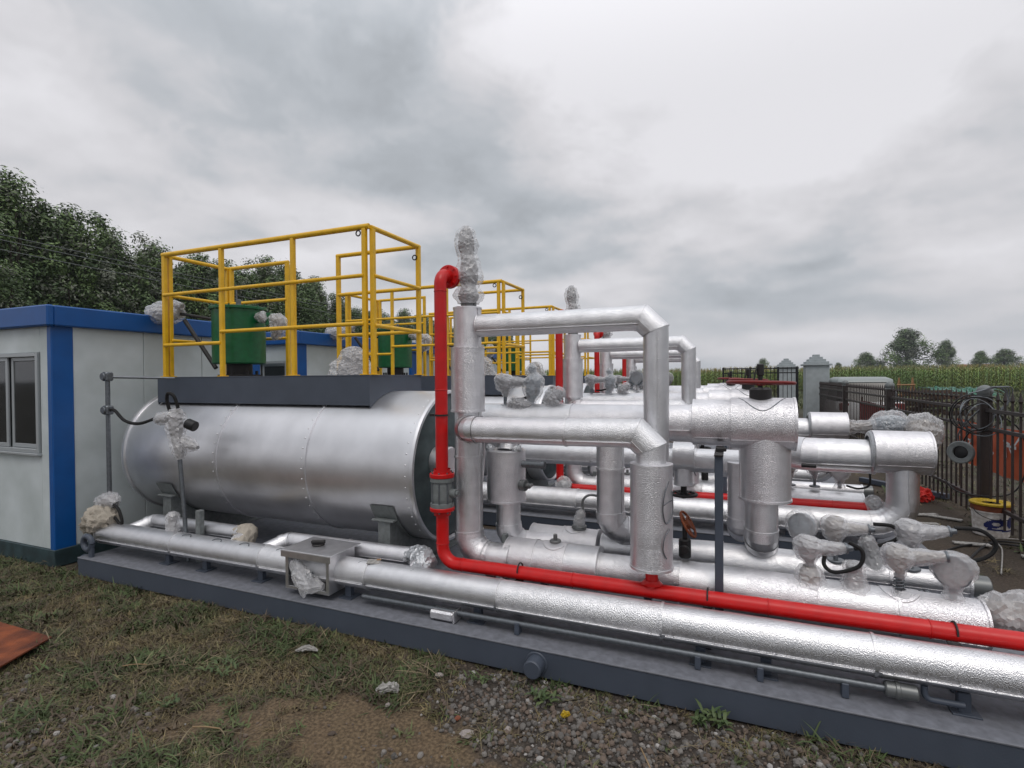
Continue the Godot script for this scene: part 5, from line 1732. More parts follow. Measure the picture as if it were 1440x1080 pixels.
# ------------------------------------------------------------------ things in the yard on the right
func build_yard() -> void:
	# paint bucket
	var b := thing("paint_bucket", "white paint bucket with a blue smeared label and a yellow rim by the fence post", "bucket", "", V(2.57, 0, 7.18))
	var c := V(2.55, -0.01, 7.16)
	var mb := Mb.new()
	mb.lathe(Transform3D(Basis.IDENTITY, c), PackedVector2Array([Vector2(0.0001, 0), Vector2(0.145, 0), Vector2(0.15, 0.01), Vector2(0.163, 0.25), Vector2(0.171, 0.25), Vector2(0.172, 0.262), Vector2(0.165, 0.264), Vector2(0.167, 0.33), Vector2(0.16, 0.33), Vector2(0.152, 0.06), Vector2(0.0001, 0.05)]), 40)
	part("body", mb, mat(Color(0.93, 0.93, 0.93), 0.45, 0.0, {"albedo": noise_tex(0.02, 256, false, 1, FastNoiseLite.TYPE_SIMPLEX_SMOOTH, 5, ramp2(Color(0.66, 0.62, 0.58), Color(1, 1, 1)), 71), "scale": 3.0}), b)
	mb = Mb.new()
	mb.lathe(Transform3D(Basis.IDENTITY, c), PackedVector2Array([Vector2(0.1705, 0.266), Vector2(0.1705, 0.325)]), 40)
	part("stained_band", mb, M.rust, b)
	mb = Mb.new()
	mb.lathe(Transform3D(Basis.IDENTITY, c), PackedVector2Array([Vector2(0.162, 0.325), Vector2(0.18, 0.327), Vector2(0.182, 0.345), Vector2(0.17, 0.352), Vector2(0.12, 0.35), Vector2(0.10, 0.335), Vector2(0.08, 0.335)]), 40)
	part("rim", mb, M.bright_yellow, b)
	var blue := mat(Color(0.10, 0.14, 0.36), 0.5)
	mb = Mb.new()
	for i in 44:
		for j in 22:
			var u := i / 43.0
			var w := j / 21.0
			var in1 := pow((u - 0.62) / 0.26, 2) + pow((w - 0.52 + 0.5 * (u - 0.62)) / 0.26, 2) < 1.0
			var in2 := pow((u - 0.20) / 0.12, 2) + pow((w - 0.60) / 0.34, 2) < 1.0
			var in3 := absf(w - 0.10 - 0.1 * u) < 0.05 and u > 0.1 and u < 0.8
			if (in1 and not (pow((u - 0.60) / 0.1, 2) + pow((w - 0.5) / 0.1, 2) < 1.0)) or in2 or in3:
				var q := PackedVector3Array()
				for e in [[0, 0], [1, 0], [1, 1], [0, 1]]:
					var aa: float = 0.3 + (i + e[0]) * 0.052
					var yy: float = 0.05 + (j + e[1]) * 0.0085
					var rr := 0.1515 + (yy - 0.01) * 0.0545 + 0.0015
					q.append(c + Vector3(cos(aa) * rr, yy, sin(aa) * rr))
				mb.poly(q, q[0] - c)
	part("label", mb, blue, b)
	mb = Mb.new()
	var hd := PackedVector3Array()
	for i in 17:
		var a := PI * i / 16.0
		hd.append(c + Vector3(cos(a) * 0.175, 0.29 - sin(a) * 0.10, 0.05 + sin(a) * 0.135))
	mb.tube(hd, 0.004, 6)
	part("handle", mb, M.black, b)

	# cable coil and lamp on the fence post
	var co := thing("cable_coil", "loose coil of black and grey cable hung over the ball-topped fence post", "cable coil", "", V(2.6, 1.2, 7.46))
	for k in 7:
		var pts := []
		var r := 0.155 + 0.05 * rng.randf()
		var cx := 2.50 + rng.randf_range(-0.06, 0.05)
		var cy := 1.24 + rng.randf_range(-0.06, 0.05)
		for i in 15:
			var a := TAU * i / 14.0
			pts.append(V(cx + cos(a) * r * 0.95, cy + sin(a) * r * (1.0 + 0.1 * k / 7.0), 7.37 - 0.02 * k + 0.05 * sin(a * 2.0 + k)))
		hose(co, pts, 0.0065 if k < 4 else 0.005, M.black if k < 4 else M.galv)
	for k in 5:
		var o := 0.03 * k
		hose(co, [V(2.55 - o, 1.52 - o * 0.3, 7.38), V(2.66 + o, 1.56, 7.36), V(2.76, 1.48 - o, 7.37), V(2.74 - o, 1.34 - o, 7.36), V(2.62, 1.26 - o, 7.36)], 0.006, M.galv)
	hose(co, [V(2.62, 1.3, 7.36), V(2.86, 1.1, 7.36), V(2.93, 0.75, 7.37), V(2.84, 0.45, 7.36), V(2.65, 0.36, 7.36), V(2.35, 0.38, 7.40), V(2.25, 0.5, 7.5)], 0.008, M.black)
	var l := thing("round_lamp", "round grey work lamp with a dark middle hanging on cables left of the fence post", "lamp", "", V(2.40, 0.8, 7.62))
	mb = Mb.new()
	var f := Vector3(-0.62, 0.05, 0.78).normalized()
	var lc := V(2.44, 0.80, 7.62)
	mb.lathe(axis_xf(lc - f * 0.09, f), PackedVector2Array([Vector2(0.0001, 0.02), Vector2(0.08, 0.025), Vector2(0.12, 0.05), Vector2(0.13, 0.08), Vector2(0.13, 0.11), Vector2(0.12, 0.118), Vector2(0.075, 0.112), Vector2(0.07, 0.10)]), 32)
	part("reflector", mb, M.grey_paint, l)
	mb = Mb.new()
	mb.lathe(axis_xf(lc - f * 0.01, f), PackedVector2Array([Vector2(0.072, 0.012), Vector2(0.05, 0.02), Vector2(0.0001, 0.024)]), 28)
	part("lens", mb, M.black, l)
	hose(l, [lc + Vector3(0, 0.1, -0.05), lc + Vector3(-0.02, 0.22, 0.0), lc + Vector3(0.04, 0.38, 0.1), lc + Vector3(0.14, 0.55, 0.2)], 0.008, M.galv)
	hose(l, [lc + Vector3(0.03, 0.1, -0.05), lc + Vector3(0.07, 0.22, 0.0), lc + Vector3(0.16, 0.34, 0.1), lc + Vector3(0.2, 0.5, 0.2)], 0.008, M.black)

	# wrapped actuator at the end of the third skid
	var o3 := V(UNIT_DX[2], 0, UNIT_DD[2])
	var w := thing("wrapped_actuator", "pinkish plastic-wrapped neck and white plastic hood at the right end of the third skid", "wrapped instrument", "", V(1.8, 0.8, 3.03) + o3)
	wrapped(w, [V(1.64, 1.0, 3.03) + o3, V(1.76, 1.0, 3.03) + o3, V(1.94, 1.01, 3.03) + o3], [0.10, 0.075, 0.10], M.inner_tan, 0.2)
	wrapped(w, [V(1.90, 1.0, 3.03) + o3, V(2.02, 1.02, 3.03) + o3, V(2.18, 1.03, 3.03) + o3, V(2.30, 1.01, 3.03) + o3], [0.10, 0.18, 0.19, 0.10], M.inner_blue, 0.14)
	w = thing("wrapped_motor", "large bulging grey plastic-wrapped motor next to the fence beyond the pipes", "wrapped instrument", "", V(2.3, 0.7, 3.03) + o3)
	wrapped(w, [V(2.24, 0.93, 2.95) + o3, V(2.32, 0.93, 2.95) + o3, V(2.44, 0.92, 2.95) + o3, V(2.56, 0.90, 2.95) + o3, V(2.64, 0.88, 2.95) + o3], [0.12, 0.24, 0.28, 0.23, 0.09], M.inner_tan, 0.12)

	# litter and material on the soil
	var t := thing("red_tarp", "crumpled bright red sheet lying on the soil beyond the upturned pipe", "sheet", "", V(2.35, 0, 8.7))
	mb = Mb.new()
	blob(mb, [V(2.18, 0.04, 8.7), V(2.27, 0.07, 8.7), V(2.38, 0.06, 8.72), V(2.5, 0.03, 8.75)], [0.05, 0.11, 0.1, 0.03], 0.35)
	part("sheet", mb, mat(Color(0.80, 0.12, 0.06), 0.6), t)
	var planks := [[2.05, 7.75, 0.5, 0.4], [2.3, 7.7, 0.35, -0.5], [1.95, 7.3, 0.4, 0.2], [2.2, 6.6, 0.3, 0.05], [2.6, 6.3, 0.25, -0.2]]
	var pl := ["pale plank scrap lying nearest the upturned pipe", "pale plank scrap lying skewed just left of the fence foot", "white strip lying flat on the soil between pipe and bucket", "two-tone pale strip lying on the soil below the bucket", "short pale strip lying farthest right on the soil"]
	for i in planks.size():
		var q = planks[i]
		var s := thing("plank_scrap", pl[i], "scrap", "pale scraps on the soil", V(q[0], 0, q[1]))
		mb = Mb.new()
		mb.box(Transform3D(Basis(Vector3.UP, q[3]), V(q[0], 0.012, q[1])), Vector3(q[2], 0.018, 0.07), 0.004)
		part("strip", mb, M.paper, s)
	t = thing("steel_offcut", "dark steel channel lying at the foot of the fence", "scrap", "", V(2.35, 0, 9.6))
	mb = Mb.new()
	mb.box(Transform3D(Basis(Vector3.UP, -0.9), V(2.3, 0.04, 9.4)), Vector3(1.3, 0.07, 0.09), 0.005)
	part("channel", mb, M.slate, t)
	for i in 3:
		var s := thing("cable_run", ["dark cable trailing over the soil towards the bucket", "second dark cable trailing beside the first over the soil", "thin pale rod lying on the soil at the right edge"][i], "cable", "", V(2.4, 0, 6.6))
		var yo := 0.012
		hose(s, [V(1.7 + 0.2 * i, yo, 6.0 - 0.15 * i), V(2.1 + 0.15 * i, yo, 6.5), V(2.5, yo, 6.7 + 0.1 * i), V(2.9, yo, 6.5 + 0.2 * i), V(3.3, yo, 6.0 + 0.3 * i)], 0.010 if i < 2 else 0.006, M.black if i < 2 else M.paper)
	t = thing("armoured_cable", "black armoured cable with pale glands lying between the two headers of the front skid", "cable", "", V(0.8, 0.3, 3.63))
	mb = Mb.new()
	cyl(mb, V(0.55, 0.44, 3.65), V(1.2, 0.43, 3.65), 0.03, 14)
	part("sheath", mb, M.rubber, t)
	mb = Mb.new()
	for x in [0.74, 0.78, 0.98, 1.01]:
		cyl(mb, V(x, 0.437, 3.65), V(x + 0.02, 0.437, 3.65), 0.04, 14)
	part("gland", mb, M.galv, t)

	# banner outside the fence
	for k in 2:
		var d0: float = [5.2, 13.0][k]
		var d1: float = [10.2, 16.9][k]
		var bn := thing("cloth_banner", ["orange red cloth banner with white brush strokes behind the near fence bays", "dark red cloth banner behind the far fence bays by the gate pillar"][k], "banner", "banners outside the fence", V(3.2, 0.4, (d0 + d1) / 2))
		mb = Mb.new()
		var rows := []
		for sx in [0.0, 0.004]:
			for i in 5:
				var r := PackedVector3Array()
				for j in 60:
					var dd := lerpf(d0, d1, j / 59.0)
					r.append(V(3.2 + sx + 0.02 * sin(dd * 5.0) + 0.012 * sin(dd * 13.0 + i), lerpf(0.42, 1.03, i / 4.0) - 0.03 * sin(PI * fmod(dd * 0.5, 1.0)), dd))
				rows.append(r)
		mb.grid([rows[0], rows[1], rows[2], rows[3], rows[4]], false)
		part("cloth", mb, mat(Color(0.76, 0.36, 0.22) if k == 0 else Color(0.55, 0.10, 0.10), 0.75), bn)
		for dd in [d0, (d0 + d1) / 2, d1]:
			mb = Mb.new()
			mb.bx(V(3.26, 0.55, dd), Vector3(0.03, 1.12, 0.03), 0.003)
			part("stake", mb, M.plank, bn)
		if k == 0:
			# hand-brushed strokes, too rough to read
			mb = Mb.new()
			for g in 7:
				var gd := d0 + 0.4 + g * 0.68
				for s in 5:
					var cy := 0.60 + rng.randf() * 0.3
					var cd := gd + rng.randf_range(-0.16, 0.16)
					var ang := [0.0, PI / 2, 0.7, -0.7, 0.2][s] as float
					var hl := rng.randf_range(0.06, 0.17)
					var du := Vector3(0, sin(ang), -cos(ang))
					var dv := Vector3(0, cos(ang), sin(ang)) * 0.02
					var pp := V(3.155 - 0.0, cy, cd)
					mb.poly(PackedVector3Array([pp - du * hl - dv, pp + du * hl - dv * 0.5, pp + du * hl + dv * 0.5, pp - du * hl + dv]), Vector3.LEFT)
			part("brush_lettering", mb, M.white_paint, bn)

	# parked white car seen from behind
	build_car(V(3.62, 0, 19.6))
	# trestle and heaps in the field edge
	t = thing("wooden_trestle", "small orange wooden trestle standing beyond the fence", "trestle", "", V(6.3, 0, 25))
	for s in [-0.22, 0.22]:
		mb = Mb.new()
		cyl(mb, V(6.1 + s, 0.0, 25), V(6.3 + s, 1.58, 25.1), 0.028, 8)
		part("leg", mb, M.orange, t)
		mb = Mb.new()
		cyl(mb, V(6.55 + s, 0.0, 25.4), V(6.3 + s, 1.5, 25.1), 0.028, 8)
		part("leg", mb, M.orange, t)
	for y in [0.9, 1.3]:
		mb = Mb.new()
		cyl(mb, V(6.0, y, 25.06), V(6.6, y, 25.06), 0.03, 8)
		part("rung", mb, M.orange, t)
	t = thing("timber_heap", "brown heap of old timber beyond the fence right of the trestle", "timber heap", "", V(7.2, 0, 25))
	for i in 14:
		mb = Mb.new()
		var h := rng.randf_range(0.15, 1.05)
		mb.box(Transform3D(Basis(Vector3.UP, rng.randf_range(-0.5, 0.5)) * Basis(Vector3.BACK, rng.randf_range(-0.15, 0.15)), V(7.2 + rng.randf_range(-0.6, 0.6), h, 25 + rng.randf_range(-0.6, 0.6))), Vector3(rng.randf_range(1.2, 2.2), 0.1, 0.18), 0.008)
		part("board", mb, M.plank, t)
	t = thing("green_netting", "heap of turquoise green netting at the edge of the corn field", "netting", "", V(14.8, 0, 46.5))
	var gx := PackedFloat32Array()
	var nrows := []
	for i in 12:
		var r := PackedVector3Array()
		for j in 60:
			var xx := 12.6 + j * 0.075
			var dd := 44.0 + i * 0.45
			var hh := 0.95 * sin(PI * i / 11.0) * (0.55 + 0.6 * absf(gn.get_noise_2d(xx * 0.8, dd * 0.8)) + 0.3 * gf.get_noise_2d(xx * 0.4, dd * 0.4)) * smoothstep(0, 8, j) * smoothstep(59, 48, j)
			r.append(V(xx, maxf(hh, -0.02), dd))
		nrows.append(r)
	mb = Mb.new()
	mb.grid(nrows, false)
	part("net", mb, M.net_green, t)
	mb = Mb.new()
	for i in 26:
		var xx := rng.randf_range(13, 16.6)
		mb.tube(smooth_path([V(xx, 0.35, 44.1), V(xx + rng.randf_range(-0.5, 0.5), 0.6, 45.5), V(xx + rng.randf_range(-1, 1), 0.8, 46.6)], 4), 0.018, 5)
	part("folds", mb, mat(Color(0.40, 0.55, 0.50), 0.7), t)

func rrect(w: float, l: float, r: float, y: float, c: Vector3, dd: float = 0.0) -> PackedVector3Array:
	var out := PackedVector3Array()
	for q in 4:
		var sx := [1.0, -1.0, -1.0, 1.0][q] as float
		var sz := [-1.0, -1.0, 1.0, 1.0][q] as float
		for k in 5:
			var a := PI / 2 * (q + k / 4.0)
			out.append(c + Vector3(sx * (w / 2 - r) + cos(a) * r, y, sz * (l / 2 - r) - sin(a) * r + dd))
	return out

func build_car(c: Vector3) -> void:
	var t := thing("parked_car", "white hatchback parked beyond the fence, seen from behind beside the gate pillar", "car", "", c)
	var rows := []
	for q in [[1.5, 3.9, 0.24], [1.70, 4.1, 0.34], [1.74, 4.16, 0.55], [1.72, 4.12, 0.78], [1.64, 4.0, 0.93]]:
		rows.append(rrect(q[0], q[1], 0.28, q[2], c))
	var mb := Mb.new()
	mb.grid(rows, true)
	mb.poly(rows[4], Vector3.UP)
	part("body", mb, M.white_paint, t)
	mb = Mb.new()
	rows = []
	for q in [[1.58, 2.75, 0.93, 0.35], [1.36, 2.15, 1.49, 0.30]]:
		rows.append(rrect(q[0], q[1], 0.2, q[2], c, q[3]))
	mb.grid(rows, true)
	part("windows", mb, mat(Color(0.05, 0.06, 0.07), 0.08), t)
	mb = Mb.new()
	rows = []
	for q in [[1.40, 2.2, 1.485, 0.30], [1.38, 2.14, 1.57, 0.30], [1.1, 1.8, 1.64, 0.30]]:
		rows.append(rrect(q[0], q[1], 0.2, q[2], c, q[3]))
	mb.grid(rows, true)
	mb.poly(rows[2], Vector3.UP)
	part("roof", mb, mat(Color(0.55, 0.58, 0.58), 0.35), t)
	for s in [-1.0, 1.0]:
		for e in [-1.28, 1.28]:
			mb = Mb.new()
			cyl(mb, c + Vector3(s * 0.66, 0.3, e), c + Vector3(s * 0.86, 0.3, e), 0.3, 24, 0.03)
			var wh := part("wheel", mb, M.rubber, t)
			mb = Mb.new()
			cyl(mb, c + Vector3(s * 0.80, 0.3, e), c + Vector3(s * 0.866, 0.3, e), 0.19, 18, 0.01)
			part("rim", mb, M.alu, wh)
		mb = Mb.new()
		mb.bx(c + Vector3(s * 0.66, 0.80, 2.02), Vector3(0.22, 0.22, 0.06), 0.02)
		part("tail_light", mb, M.wheel_red, t)
		mb = Mb.new()
		mb.bx(c + Vector3(s * 0.93, 0.98, -0.55), Vector3(0.16, 0.11, 0.08), 0.02)
		part("mirror", mb, M.white_paint, t)

# ------------------------------------------------------------------ trees
func leaf_quad(mb: Mb, p: Vector3, s: float, nrm: Vector3) -> void:
	var u := nrm.cross(Vector3(rng.randf_range(-1, 1), rng.randf_range(-1, 1), rng.randf_range(-1, 1))).normalized()
	var w := nrm.cross(u)
	var b := mb.v.size()
	for q in [u * s, w * (s * 0.42), u * -s, w * (-s * 0.42)]:
		mb.v.append(p + q)
		mb.n.append(nrm)
		mb.c.append(mb.col)
	mb.ix.append_array([b, b + 2, b + 1, b, b + 3, b + 2])

# a crown of height 1 and half width rw, from clumps set along rising limbs
func crown_mesh(sd: int, clumps: int, leaves: int, rw: float, base: float, ls: float, spread: float, limbs: Array) -> ArrayMesh:
	rng.seed = sd
	var mb := Mb.new()
	mb.use_col = true
	var leaders: Array[Vector3] = []
	for k in 7:
		var la := rng.randf() * TAU
		var lo := rng.randf_range(0.02, 0.13)
		leaders.append(Vector3(cos(la) * lo, rng.randf_range(0.80, 1.0), sin(la) * lo))
	for k in clumps:
		var hgt := base + (1.0 - base) * pow(rng.randf(), 0.85)
		var t := (hgt - base) / (1.0 - base)
		var env := rw * (0.30 + 0.95 * sin(PI * clampf(t * 0.86 + 0.12, 0, 1))) * (1.0 - (0.62 if rw < 0.3 else 0.35) * t)
		var a := rng.randf() * TAU
		var rr := env * sqrt(rng.randf()) * (0.82 + 0.3 * sin(a * 3.0 + sd))
		var c := Vector3(cos(a) * rr, hgt * 0.95, sin(a) * rr)
		if rw < 0.3 and rng.randf() < 0.42:
			var ld := leaders[rng.randi() % leaders.size()]
			var tt := rng.randf_range(0.45, 1.0)
			var lr := 0.055 * (1.12 - tt)
			c = Vector3(ld.x + rng.randf_range(-lr, lr), ld.y * tt, ld.z + rng.randf_range(-lr, lr))
			t = 1.0
		if k % 3 == 0:
			limbs.append(c)
		var g := rng.randf()
		var base_c := Color(0.050, 0.080, 0.032).lerp(Color(0.120, 0.175, 0.060), g * g)
		if rng.randf() < 0.25:
			base_c = Color(0.105, 0.115, 0.085)
		var cs := spread * rng.randf_range(0.6, 1.3) * (0.62 if t == 1.0 else 1.0)
		for i in leaves:
			var o := Vector3(rng.randfn(), rng.randfn() * 1.25, rng.randfn()) * cs * 0.5
			o = o.limit_length(cs * 0.95)
			mb.col = base_c * rng.randf_range(1.1, 2.0)
			var nn := (o.normalized() + Vector3(rng.randf_range(-0.8, 0.8), rng.randf_range(0.0, 1.0), rng.randf_range(-0.8, 0.8))).normalized()
			leaf_quad(mb, c + o, ls * rng.randf_range(0.6, 1.3), nn)
	return mb.mesh()

func trunk_mesh(limbs: Array, h: float, r: float) -> ArrayMesh:
	var mb := Mb.new()
	var prof := PackedVector2Array([Vector2(r * 1.5, -0.01), Vector2(r, 0.06), Vector2(r * 0.8, 0.3), Vector2(r * 0.45, 0.65), Vector2(r * 0.12, h)])
	mb.lathe(Transform3D.IDENTITY, prof, 10, true)
	for i in mini(limbs.size(), 26):
		var c: Vector3 = limbs[i]
		var y0 := maxf(0.12, c.y * 0.72 - 0.06)
		mb.tube(PackedVector3Array([Vector3(0, y0, 0), Vector3(c.x * 0.5, lerpf(y0, c.y, 0.55), c.z * 0.5), c]), r * 0.18, 5, false)
	return mb.mesh()

func build_trees() -> void:
	var vars := []
	for k in 4:
		var limbs := []
		var cm := crown_mesh(100 + k * 7, 230, 100, 0.20 + 0.02 * (k % 2), 0.08, 0.0082, 0.062, limbs)
		vars.append([cm, trunk_mesh(limbs, 0.97, 0.014)])
	rng.seed = 77
	var i := 0
	var spots := []
	var d := 3.0
	while d < 58.0:
		spots.append([-24.0 + rng.randf_range(-0.7, 0.7), d, lerpf(9.4, 7.4, clampf((d - 8.0) / 30.0, 0, 1)) * rng.randf_range(0.84, 1.04)])
		d += rng.randf_range(1.4, 2.1)
	d = 4.5
	while d < 50.0:
		spots.append([-27.5 + rng.randf_range(-0.7, 0.7), d, lerpf(9.3, 7.5, clampf((d - 8.0) / 30.0, 0, 1)) * rng.randf_range(0.80, 1.05)])
		d += rng.randf_range(1.7, 2.5)
	d = 6.0
	while d < 40.0:
		spots.append([-21.6 + rng.randf_range(-0.5, 0.5), d, rng.randf_range(4.2, 5.6)])
		d += rng.randf_range(3.2, 4.6)
	for s in spots:
		var v = vars[i % 4]
		var t := thing("broadleaf_tree", ("dark green broadleaf tree in the front rank of the row behind the cabins" if s[0] > -25.5 else "dark green broadleaf tree in the back rank of the row behind the cabins") if s[2] > 6.5 else "low bushy tree at the foot of the dense row behind the cabins", "tree", "trees in the row behind the cabins", V(s[0], 0, s[1]))
		var h: float = s[2]
		for q in [["crown", v[0], M.leaf], ["trunk", v[1], M.bark]]:
			var mi := MeshInstance3D.new()
			mi.name = q[0]
			mi.mesh = q[1]
			mi.material_override = q[2]
			mi.scale = Vector3(h * (1.12 if h > 6 else 1.4), h, h * (1.12 if h > 6 else 1.4))
			mi.rotation.y = rng.randf() * TAU
			t.add_child(mi, true)
		i += 1
	# lone trees on the horizon
	var limbs2 := []
	rng.seed = 5
	var wide := crown_mesh(301, 130, 90, 0.36, 0.24, 0.018, 0.10, limbs2)
	var wtr := trunk_mesh(limbs2, 0.9, 0.03)
	limbs2 = []
	var wide2 := crown_mesh(317, 90, 90, 0.36, 0.24, 0.019, 0.11, limbs2)
	var wtr2 := trunk_mesh(limbs2, 0.9, 0.03)
	var far := [
		["tallest lone round tree on the horizon at the right", 39.8, 158.0, 12.6, 1.25],
		["lone tree on the horizon right of the tallest one", 47.6, 158.0, 9.6, 0.85],
		["low dark bushy tree left of the tallest lone tree", 31.6, 159.0, 7.2, 1.3],
		["small tree between the bushy one and the tallest lone tree", 35.4, 162.0, 4.6, 1.1],
		["low dark tree beside the orange roof on the horizon", 55.0, 160.0, 7.0, 1.0],
		["rightmost low spreading tree on the horizon", 59.4, 160.0, 7.3, 1.4],
		["tiny round tree on the horizon above the gate pillar", 27.2, 170.0, 5.0, 0.9],
		["small dark tree peeping over the big red handwheel", 8.1, 165.0, 6.4, 1.0]]
	for q in far:
		var t := thing("lone_tree", q[0], "tree", "lone trees on the horizon", V(q[1], 0, q[2]))
		var alt: bool = int(q[1]) % 2 == 0
		for e in [["crown", wide2 if alt else wide, M.leaf], ["trunk", wtr2 if alt else wtr, M.bark]]:
			var mi := MeshInstance3D.new()
			mi.name = e[0]
			mi.mesh = e[1]
			mi.material_override = e[2]
			mi.scale = Vector3(q[3] * q[4], q[3], q[3] * q[4])
			mi.rotation.y = q[1]
			t.add_child(mi, true)
	var fh := thing("farmhouse", "low orange-roofed farmhouse on the horizon at the right", "house", "", V(57, 0, 166))
	var mb := Mb.new()
	mb.bx(V(57, 1.3, 170), Vector3(7, 2.6, 5), 0.02)
	part("wall", mb, M.concrete, fh)
	mb = Mb.new()
	mb.poly(PackedVector3Array([V(53.2, 2.6, 167.2), V(60.8, 2.6, 167.2), V(60.8, 4.2, 170), V(53.2, 4.2, 170)]), Vector3(0, 1, 1))
	mb.poly(PackedVector3Array([V(53.2, 2.6, 172.8), V(60.8, 2.6, 172.8), V(60.8, 4.2, 170), V(53.2, 4.2, 170)]), Vector3(0, 1, -1))
	mb.poly(PackedVector3Array([V(53.2, 2.6, 167.2), V(53.2, 2.6, 172.8), V(53.2, 4.2, 170)]), Vector3.LEFT)
	mb.poly(PackedVector3Array([V(60.8, 2.6, 167.2), V(60.8, 2.6, 172.8), V(60.8, 4.2, 170)]), Vector3.RIGHT)
	part("roof", mb, M.roof_orange, fh)
	# overhead wires before the trees
	var wl := ["uppermost overhead wire in front of the trees", "middle overhead wire in front of the trees", "lowest overhead wire in front of the trees"]
	for k in 3:
		var w := thing("overhead_wire", wl[k], "wire", "overhead wires", V(-18, 5, 14))
		var pts := PackedVector3Array()
		for j in 25:
			var dd := lerpf(2.0, 40.0, j / 24.0)
			pts.append(V(-18.0, [5.62, 5.48, 5.22][k] - 0.012 * (dd - 8.0) + 0.0009 * pow(dd - 21.0, 2) - 0.15, dd))
		var mbw := Mb.new()
		mbw.tube(pts, 0.011, 5)
		part("strand", mbw, M.grey_paint, w)

# ------------------------------------------------------------------ corn field
func multi(mesh: Mesh, xfs: Array, cols: Array, m: Material, called: String) -> MultiMeshInstance3D:
	var mm := MultiMesh.new()
	mm.transform_format = MultiMesh.TRANSFORM_3D
	mm.use_colors = true
	mm.mesh = mesh
	mm.instance_count = xfs.size()
	for i in xfs.size():
		mm.set_instance_transform(i, xfs[i])
		mm.set_instance_color(i, cols[i])
	var mi := MultiMeshInstance3D.new()
	mi.name = called
	mi.multimesh = mm
	mi.material_override = m
	return mi

func blade(mb: Mb, base: Vector3, dir: Vector3, up: float, len: float, w: float, droop: float, segs: int) -> void:
	var side := dir.cross(Vector3.UP).normalized() * w
	var p := base
	var b := mb.v.size()
	var t := (dir + Vector3.UP * up).normalized()
	for k in segs + 1:
		var f := float(k) / segs
		var ww := side * (0.55 + 0.9 * f) if f < 0.35 else side * maxf(0.0, 1.15 * (1.0 - f) / 0.65)
		var nn := side.normalized().cross(t)
		nn = (nn * signf(nn.y + 0.001) + Vector3.UP * 0.6).normalized()
		for s in [-1.0, 1.0]:
			mb.v.append(p + ww * s)
			mb.n.append(nn)
			mb.c.append(mb.col)
		p += t * (len / segs)
		t = (t - Vector3.UP * (droop / segs)).normalized()
	for k in segs:
		var a := b + k * 2
		mb.ix.append_array([a, a + 2, a + 1, a + 1, a + 2, a + 3])

